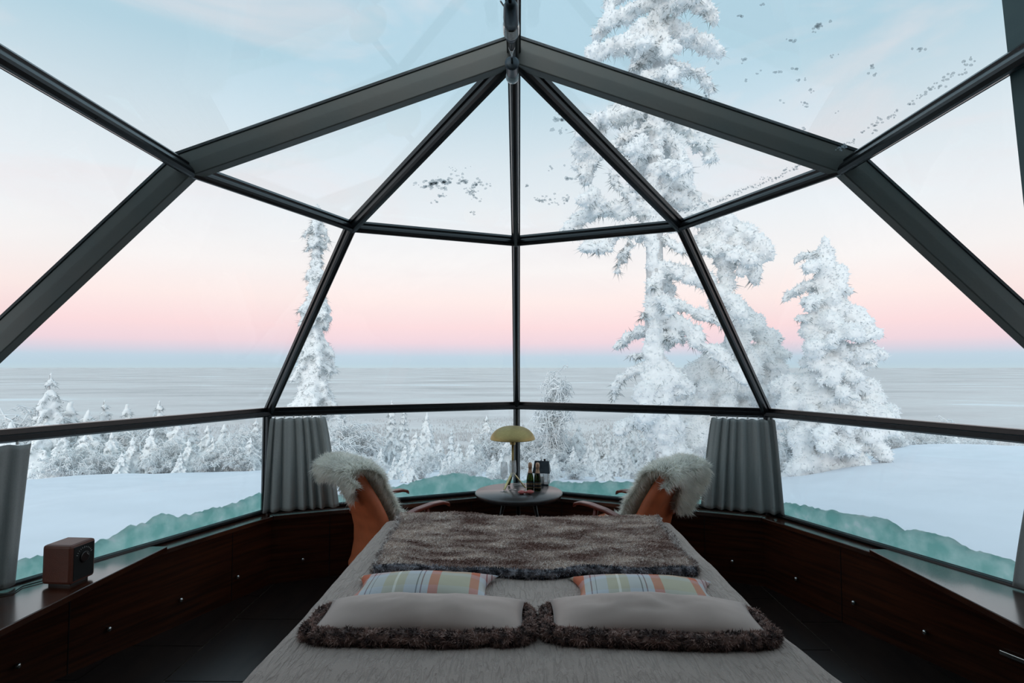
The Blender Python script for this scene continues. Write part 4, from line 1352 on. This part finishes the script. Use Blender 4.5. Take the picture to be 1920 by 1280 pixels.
AB_ = [
    ([(1242, -90), (1300, -70), (1330, -40)], .16, .14), ([(1242, -70), (1180, -50), (1150, -20)], .16, .14), ([(1243, -140), (1275, -130)], .14, .1), ([(1243, -130), (1205, -115)], .14, .1),
    ([(1240, 0), (1190, 8), (1150, 22), (1128, 40)], .15, .13), ([(1240, 5), (1285, 5), (1325, 12), (1334, 36)], .14, .12),
    ([(1238, 35), (1195, 60), (1165, 82)], .12, .13), ([(1240, 35), (1280, 62), (1318, 82), (1340, 98)], .13, .14),
    ([(1237, 70), (1180, 85), (1145, 98), (1116, 112)], .13, .14), ([(1235, 105), (1285, 118), (1325, 125), (1350, 146)], .08, .06),
    ([(1236, 100), (1270, 125), (1275, 140)], .11, .09), ([(1234, 100), (1200, 128), (1178, 145)], .06, .04), ([(1236, 140), (1270, 165), (1310, 185)], .1, .08),
    ([(1233, 165), (1175, 190), (1130, 210)], .11, .12), ([(1232, 195), (1165, 215), (1115, 235), (1095, 262)], .10, .13), ([(1232, 200), (1285, 230), (1330, 262), (1348, 288)], .11, .09),
    ([(1231, 225), (1180, 255), (1150, 270)], .07, .06), ([(1230, 235), (1262, 262), (1280, 300), (1290, 330)], .12, .12),
    ([(1120, 250), (1090, 275), (1085, 300)], .12, .12), ([(1130, 285), (1105, 305), (1095, 330)], .12, .08), ([(1228, 290), (1190, 300), (1140, 290)], .05, .05),
    ([(1228, 320), (1265, 335), (1300, 345), (1315, 362)], .12, .10), ([(1226, 360), (1280, 370), (1330, 378)], .13, .11),
    ([(1226, 395), (1180, 375), (1150, 350), (1145, 330)], .08, .05), ([(1226, 400), (1170, 385), (1120, 388), (1085, 405), (1066, 420)], .12, .13), ([(1140, 395), (1110, 375), (1085, 380)], .13, .12),
    ([(1226, 425), (1160, 435), (1120, 455), (1098, 462)], .12, .12), ([(1180, 455), (1165, 480), (1160, 505)], .06, .05), ([(1140, 455), (1125, 470), (1115, 478)], .1, .07),
    ([(1228, 415), (1290, 410), (1345, 420), (1390, 432), (1415, 462)], .13, .17), ([(1345, 440), (1385, 465), (1412, 495), (1410, 525)], .17, .08),
    ([(1330, 440), (1350, 480), (1362, 510), (1368, 535)], .15, .07), ([(1320, 450), (1345, 470), (1375, 490)], .14, .12), ([(1228, 440), (1270, 470), (1310, 480)], .07, .06),
    ([(1228, 500), (1270, 505), (1310, 525), (1345, 555), (1372, 585)], .13, .14), ([(1229, 555), (1275, 575), (1320, 590), (1350, 610)], .07, .10),
    ([(1228, 595), (1270, 605), (1300, 640), (1345, 670), (1370, 700)], .11, .13), ([(1227, 590), (1203, 588), (1199, 596)], .03, .025), ([(1228, 628), (1262, 632)], .06, .05),
    ([(1227, 540), (1212, 540)], .05, .04), ([(1228, 672), (1195, 690), (1168, 715), (1160, 748)], .10, .05), ([(1230, 660), (1190, 668)], .05, .04), ([(1232, 690), (1270, 705), (1290, 730)], .14, .10),
    ([(1236, 715), (1240, 760), (1248, 800)], .24, .24), ([(1250, 800), (1275, 850), (1290, 890)], .26, .26), ([(1240, 790), (1200, 790), (1180, 800)], .14, .12),
]
for pts, r0, r1 in AB_:
    r0 *= 1.02; r1 *= 1.08
    dys = T.r.uniform(-0.5, 0.5); n = len(pts)
    T.branch([G(x, y, dys * i / max(1, n - 1)) for i, (x, y) in enumerate(pts)], r0, r1, 9, 0.13, 0.8, 0.03)
for k in range(30):       # boughs reaching to the front and back
    q = T.r.random(); y = -100 + q * 720; x = 1230
    L_ = T.r.uniform(0.4, 1.0); sg = T.r.choice((-1, 1)); dx = T.r.gauss(0, 0.35)
    p = G(x, y); T.branch([p, p + Vector((dx * .5, sg * L_ * .5, -.05)), p + Vector((dx, sg * L_, -.25))], .10, .10, 7, .12, .9, .02)
place(T, 'snowy_pine', 'tall snow-crusted pine towering right of the centre post', None, LOCA, 0.036, 0.045, 11, rime=16000, rimel=0.05)

# --- bowed snow-buried tree between the pine and the right spruce
T = Tree(102); D = 10.4
LOC = at(1365, 900, D); LOC.z = ground(LOC.x, LOC.y)
G = lambda x, y, dy=0.0: at(x, y, D) + Vector((0, dy, 0)) - LOC
T.tr.tube([G(1365, 960), G(1350, 800), G(1360, 680), G(1372, 570)], [.14, .12, .09, .04], 8)
for pts, r0, r1 in [([(1372, 560), (1378, 600), (1370, 640)], .13, .2), ([(1372, 600), (1415, 618), (1448, 632), (1462, 660)], .18, .18), ([(1375, 650), (1420, 660), (1455, 690), (1470, 730)], .2, .15),
                    ([(1370, 660), (1335, 672), (1305, 700), (1285, 730)], .2, .2), ([(1365, 690), (1345, 730), (1340, 770)], .24, .24), ([(1370, 700), (1405, 740), (1425, 780)], .24, .22),
                    ([(1365, 720), (1310, 750), (1275, 790)], .22, .18), ([(1400, 720), (1445, 750), (1478, 785)], .2, .16), ([(1350, 780), (1300, 815), (1285, 870)], .26, .26),
                    ([(1370, 790), (1370, 840), (1365, 900)], .3, .3), ([(1400, 790), (1430, 840), (1440, 900)], .26, .28), ([(1380, 640), (1400, 690), (1400, 720)], .2, .2)]:
    dys = T.r.uniform(-0.4, 0.6); n = len(pts)
    T.branch([G(x, y, dys * i / max(1, n - 1)) for i, (x, y) in enumerate(pts)], r0, r1, 9, 0.10, 0.75, 0.02)
place(T, 'snow_buried_tree', 'bowed tree buried in snow between the tall pine and the right spruce', None, LOC, 0.05, 0.04, 7)

# --- right spruce
T = Tree(103); D = 8.6
LOC = at(1560, 915, D); LOC.z = ground(LOC.x, LOC.y)
G = lambda x, y, dy=0.0: at(x, y, D) + Vector((0, dy, 0)) - LOC
T.tr.tube([G(1570, 960), G(1562, 800), G(1552, 620), G(1546, 450)], [.13, .11, .07, .02], 8)
T.blob(G(1546, 456), .075, (0, 0, 1), 1.4, .8)
for pts, r0, r1 in [([(1546, 470), (1548, 500), (1550, 530)], .10, .15), ([(1545, 475), (1526, 472)], .07, .06), ([(1548, 478), (1562, 474)], .07, .06), ([(1546, 490), (1520, 500), (1506, 502)], .09, .07),
                    ([(1550, 500), (1566, 515), (1572, 545)], .11, .11), ([(1548, 530), (1515, 535), (1498, 545)], .11, .08), ([(1552, 540), (1575, 560), (1583, 585)], .15, .14), ([(1548, 560), (1515, 565), (1495, 572)], .12, .07),
                    ([(1550, 560), (1535, 590), (1520, 610)], .15, .13), ([(1552, 580), (1590, 590), (1615, 602), (1622, 612)], .17, .13), ([(1550, 600), (1510, 595), (1488, 598)], .07, .045), ([(1550, 600), (1545, 620)], .15, .14),
                    ([(1590, 600), (1598, 615), (1590, 625)], .14, .1), ([(1552, 640), (1530, 650), (1508, 655)], .16, .14), ([(1530, 660), (1525, 680), (1540, 695)], .14, .12), ([(1560, 640), (1590, 650), (1600, 660)], .09, .09),
                    ([(1600, 650), (1630, 655), (1652, 670)], .13, .12), ([(1600, 665), (1615, 690), (1640, 705)], .14, .12), ([(1556, 690), (1590, 700), (1610, 720)], .14, .15), ([(1545, 700), (1515, 715), (1490, 725)], .15, .16),
                    ([(1560, 720), (1550, 750), (1560, 775)], .2, .22), ([(1600, 720), (1640, 735), (1670, 755)], .17, .15), ([(1530, 740), (1500, 755), (1478, 775)], .18, .17), ([(1590, 750), (1620, 775), (1660, 785)], .2, .18),
                    ([(1565, 780), (1570, 820), (1590, 850)], .2, .2), ([(1530, 790), (1510, 820), (1505, 850)], .18, .16), ([(1600, 800), (1630, 820), (1645, 850)], .2, .16), ([(1550, 840), (1540, 870), (1530, 905)], .2, .2),
                    ([(1590, 850), (1605, 880), (1608, 920)], .17, .17), ([(1520, 870), (1500, 900), (1500, 930)], .2, .2), ([(1640, 790), (1672, 790), (1684, 775)], .15, .12), ([(1555, 900), (1565, 940)], .22, .22), ([(1605, 920), (1615, 950)], .16, .14)]:
    dys = T.r.uniform(-0.45, 0.45); n = len(pts)
    T.branch([G(x, y, dys * i / max(1, n - 1)) for i, (x, y) in enumerate(pts)], r0, r1, 7, 0.07, 0.8, 0.015)
for k in range(34):
    q = T.r.random(); y = 500 + q * 400; L_ = 0.15 + 0.55 * q * T.r.uniform(.5, 1); a = T.r.choice((-1, 1)) * T.r.uniform(.8, 2.3)
    p = G(1550 + 8 * q, y); T.branch([p, p + Vector((math.cos(a) * L_, math.sin(a) * L_, -.2 * L_))], .11, .10, 7, .07, .8, .012)
place(T, 'snowy_spruce', 'stout snow-laden spruce seen through the right panes', None, LOC, 0.034, 0.028, 10)

# --- slim spruce on the left
def slim(f_, a):
    return (0.80 * (1 - f_) ** 0.8 + 0.14) * (0.75 + 0.35 * math.sin(f_ * 40)) * (1.0 if not (0.80 < f_ < 0.86) else 0.45) + (0.16 if 0.86 < f_ < 0.96 else 0)


D = 17.0
LOC = at(588, 800, D); LOC.z = -2.4
top = at(597, 384, D).z
T = spruce(104, top - LOC.z, slim, 34, 0.15, 0.06, nn=10, ln=0.16, droop=0.75, per=9, step=0.85, trunk=0.11)
place(T, 'slim_spruce', 'slim tall snowy spruce seen through the front left pane', None, (LOC.x + 0.0, LOC.y, LOC.z), 0.06, 0.04, 6)

# --- generic kinds for the thicket on the crest
def wcone(w, e=0.9):
    return lambda f_, a: w * (1 - f_) ** e + 0.08


def bush(seed, H, Wd, n=26, thick=0.021):
    """rimed birch or willow: arching thin stems, each set with white twigs"""
    r = random.Random(seed); b = MB()
    for i in range(n):
        a = r.uniform(0, 2 * PI); out = r.uniform(0.1, 1) ** 0.8 * Wd / 2; h = H * r.uniform(0.55, 1.0)
        pts = []
        for k in range(6):
            f_ = k / 5; pts.append(Vector((math.cos(a) * out * f_ ** 1.5, math.sin(a) * out * f_ ** 1.5, h * (f_ ** 0.8) * (1 - 0.16 * f_ ** 4 * (out / (Wd / 2)) * 3))))
        b.tube(pts, [thick, thick * 0.9, thick * 0.8, thick * 0.7, thick * 0.6, thick * 0.5], 4, cap=False)
        for q in range(26):
            k = r.uniform(0.8, 4.99); i0 = int(k); p = pts[i0].lerp(pts[i0 + 1], k - i0)
            d = Vector((r.gauss(0, 1), r.gauss(0, 1), r.gauss(0.1, 0.7))).normalized() * r.uniform(0.12, 0.42) * H / 2.2
            m_ = p + d * 0.6 + Vector((0, 0, 0.02)); e = p + d + Vector((0, 0, -0.10 * H / 2.2))
            b.tube([p, m_, e], [thick * 0.75, thick * 0.7, thick * 0.35], 3, cap=False)
            for w_ in range(3):
                p2 = p.lerp(e, r.uniform(0.3, 0.9)); d2 = Vector((r.gauss(0, 1), r.gauss(0, 1), r.gauss(-0.1, 0.7))).normalized() * r.uniform(0.05, 0.16) * H / 2.2
                b.tube([p2, p2 + d2], [thick * 0.6, thick * 0.3], 3, cap=False)
    me = mesh('rimed_twigs', b.v, b.f, True); me.materials.append(m_rime)
    return me


KINDS = []
for i, (H, w, tiers, br) in enumerate([(3.0, 0.80, 17, 0.105), (2.6, 1.05, 14, 0.12), (3.4, 0.62, 21, 0.085), (2.0, 0.95, 11, 0.115)]):
    T = spruce(200 + i, H, wcone(w), tiers, br, 0.045, nn=5, ln=0.10, droop=0.6, per=9, step=1.0, trunk=0.06)
    me = T.meshes(0.045, 0.035, 9); me.name = 'snow_load'
    nm = mesh('needles', T.nd.v, T.nd.f); nm.materials.append(m_needle)
    tk = mesh('trunk', T.tr.v, T.tr.f, True); tk.materials.append(m_bark)
    KINDS.append(('crest_spruce', H, [('snow_load', me), ('trunk', tk), ('needles', nm)]))
for i, (H, w, n) in enumerate([(2.2, 2.4, 34), (2.8, 2.0, 30), (1.8, 2.6, 34)]):
    KINDS.append(('rimed_birch', H, [('rimed_twigs', bush(300 + i, H, w, n))]))


ZONE = {'l': ([120, 260, 380], ['at the left border', 'above the radio', 'midway along the left pane', 'next to the left corner post'], 'frosted thicket on the left'),
        'c': ([620, 720, 840], ['behind the left curtain', 'just right of the left curtain', 'midway between left curtain and lamp', 'just left of the lamp'], 'frosted thicket left of the centre post'),
        'r': ([1060, 1150, 1240], ['just right of the centre post', 'midway between bottles and right chair', 'left of the right chair back', 'behind the right chair'], 'frosted thicket right of the centre post'),
        'e': ([1520, 1700, 1775], ['at the left foot of the stout right spruce', 'at the right foot of the stout right spruce', 'on the crest right of the stout spruce', 'far right along the snow crest'], 'rimed bushes on the right crest')}


def lb(g, k, top, x):
    lim, words, grp = ZONE[g]
    z = words[sum(x >= q for q in lim)]
    size = 'taller' if top < 815 else ('mid-height' if top < 845 else 'low')
    kind = ['pointed snowy spruce', 'broad snowy spruce', 'slim snowy spruce', 'squat snow-heaped spruce', 'arching rimed birch', 'upright rimed birch', 'spreading rimed bush'][k]
    return ('%s %s in the thicket %s' % (size, kind, z), grp)


def plant(px, top, D, kind, label, group, rz=None, sq=1.0, sink=0.1):
    p = at(px, 800, D); z0 = ground(p.x, p.y) - sink
    zt_ = at(px, top, D).z
    name, H, parts = KINDS[kind]
    sc_ = max(0.25, (zt_ - z0) / H) * (1.12 if kind > 3 else 1.0)
    t = tag(empty(name, (p.x, p.y, z0), rz if rz is not None else rnd.uniform(0, 6)), label, 'tree', group)
    t.scale = (sc_ * sq, sc_ * sq, sc_)
    for nm_, me in parts:
        o = link(bpy.data.objects.new(nm_, me), t)
        if nm_ == 'needles': o['kind'] = 'stuff'
    return t


# trees that stand out carry a label of their own
plant(92, 703, 16.5, 0, 'frosted spruce rising highest at the far left, above the transom', None, 1.0, 0.9)
plant(38, 752, 17, 4, 'broad rimed tree leaning left of the tallest far-left spruce', None, 2.0, 1.1)
plant(640, 778, 15, 4, 'round rimed birch beside the left chair and curtain', None, 1.0, 1.2)
plant(734, 752, 17, 2, 'slim snowy spruce left of its near twin, left of the lamp', None, 0.4, 0.95)
plant(757, 768, 18.5, 2, 'snowy spruce half hidden behind its slimmer neighbour, left of the lamp', None, 2.2, 1.0)
plant(800, 776, 17, 1, 'broad snowy spruce midway between the left chair and the lamp', None, 3.0, 0.8)
plant(846, 806, 24, 2, 'small distant snowy spruce just left of the lamp', None, 3.0, 0.9)
plant(912, 780, 16, 0, 'dense snowy spruce directly behind the lamp shade, left side', None, 5.0, 1.15)
plant(1040, 676, 13, 5, 'tall feathery rimed birch just right of the centre post', None, 1.5, 0.62)
for x, y, D, k in [(130, 758, 18, 1), (165, 772, 17, 3), (195, 752, 19, 2), (238, 762, 18, 1), (262, 778, 17, 4), (298, 754, 18, 0), (330, 785, 17, 3), (362, 782, 19, 2), (390, 800, 17, 1), (420, 798, 18, 1), (452, 792, 17, 5),
                   (480, 786, 18, 0), (20, 795, 15.5, 1), (75, 800, 15.5, 3), (118, 808, 15.2, 1), (160, 815, 15, 3), (210, 812, 15.3, 1), (250, 822, 15, 3), (285, 805, 15.2, 1), (320, 818, 15.2, 4), (355, 825, 15, 3), (400, 822, 15.2, 1),
                   (435, 820, 15, 6), (470, 822, 15, 3), (5, 770, 17, 5), (185, 840, 14.6, 4), (300, 845, 14.6, 6), (130, 835, 14.6, 6), (385, 845, 14.6, 4), (450, 848, 14.6, 6), (230, 848, 14.4, 3), (340, 850, 14.4, 3)]:
    plant(x, y, D, k, *lb('l', k, y, x))
for x, y, D, k in [(610, 795, 16, 4), (672, 800, 15, 4), (700, 812, 15.5, 1), (780, 812, 15, 3), (825, 825, 15, 1), (860, 830, 15, 3), (885, 822, 15, 3), (935, 796, 15.5, 4), (952, 820, 14, 3), (760, 835, 14, 3), (715, 840, 14, 1),
                   (805, 842, 13.5, 6), (845, 848, 13, 3), (900, 846, 13, 4), (660, 840, 13.5, 6), (940, 850, 12.5, 3), (520, 800, 17, 5), (560, 805, 16, 4),
                   (640, 862, 10.5, 3), (690, 856, 11, 6), (740, 860, 10.5, 3), (790, 862, 10.5, 6), (835, 866, 10, 3), (880, 862, 10.5, 6), (925, 866, 10, 3), (700, 872, 9, 6), (770, 876, 9, 3), (860, 876, 9, 6), (945, 878, 9, 6)]:
    plant(x, y, D, k, *lb('c', k, y, x))
for x, y, D, k in [(992, 796, 14, 4), (1010, 812, 13.5, 4), (1055, 803, 14, 4), (1085, 798, 14.5, 1), (1110, 812, 13, 3), (1140, 798, 13, 0), (1165, 808, 12.5, 3), (1190, 796, 13, 1), (1215, 815, 12, 3), (1250, 796, 13.5, 1), (1290, 796, 13, 0),
                   (1030, 838, 12.5, 6), (1075, 838, 12, 1), (1120, 842, 11.5, 3), (1160, 846, 11, 1), (1205, 840, 11, 3), (1250, 848, 10.8, 3), (1310, 826, 12, 1), (1340, 806, 13, 5), (1100, 858, 10.5, 3), (1180, 866, 10, 3),
                   (1000, 860, 10.5, 6), (1040, 866, 10, 3), (1075, 872, 9.5, 6), (1135, 874, 9.2, 3), (1020, 878, 9, 6), (1215, 876, 9.2, 3)]:
    plant(x, y, D, k, *lb('r', k, y, x))
for x, y, D, k in [(1655, 802, 13.5, 4), (1690, 808, 14, 3), (1720, 802, 14.5, 4), (1755, 808, 14.5, 6), (1770, 772, 18, 5), (1790, 812, 15, 3), (1820, 812, 15.5, 4), (1850, 815, 16, 6), (1675, 832, 12.6, 6), (1490, 796, 12, 4), (1460, 822, 11, 3),
                   (1640, 838, 11.5, 3), (1470, 862, 10, 3), (1500, 842, 11, 6)]:
    plant(x, y, D, k, *lb('e', k, y, x))

# --- far forest on the slope below: too many and too small to count
r = random.Random(77); fb = MB(); fv = []; ff_ = []
cnt = 0
while cnt < 30000:
    az = math.radians(r.uniform(-52, 52)); rho = 800 * (3.4 ** (r.random() ** 1.15))
    x, y = rho * math.sin(az), rho * math.cos(az)
    if fbm((x, y * 1.6, 0), 0.0032, 3) > 0.18: continue
    z = ground(x, y); h = r.uniform(6, 12); w = h * r.uniform(0.16, 0.24)
    k = len(fv)
    a0 = r.uniform(0, 2)
    for q in range(4):
        fv.append((x + w * math.cos(a0 + q * PI / 2), y + w * math.sin(a0 + q * PI / 2), z + h * 0.08))
    fv.append((x, y, z + h))
    ff_ += [(k + q, k + (q + 1) % 4, k + 4) for q in range(4)]
    cnt += 1
me = mesh('far_forest', fv, ff_); me.materials.append(M('far_frosted_spruce', (176, 178, 180), 0.9, 0, 0, 0.01, c2=(206, 206, 207), spec=0.0))
o = link(bpy.data.objects.new('far_forest', me)); tag(o, 'grey frosted forest covering the lower slopes in the distance', 'forest', None, 'stuff')
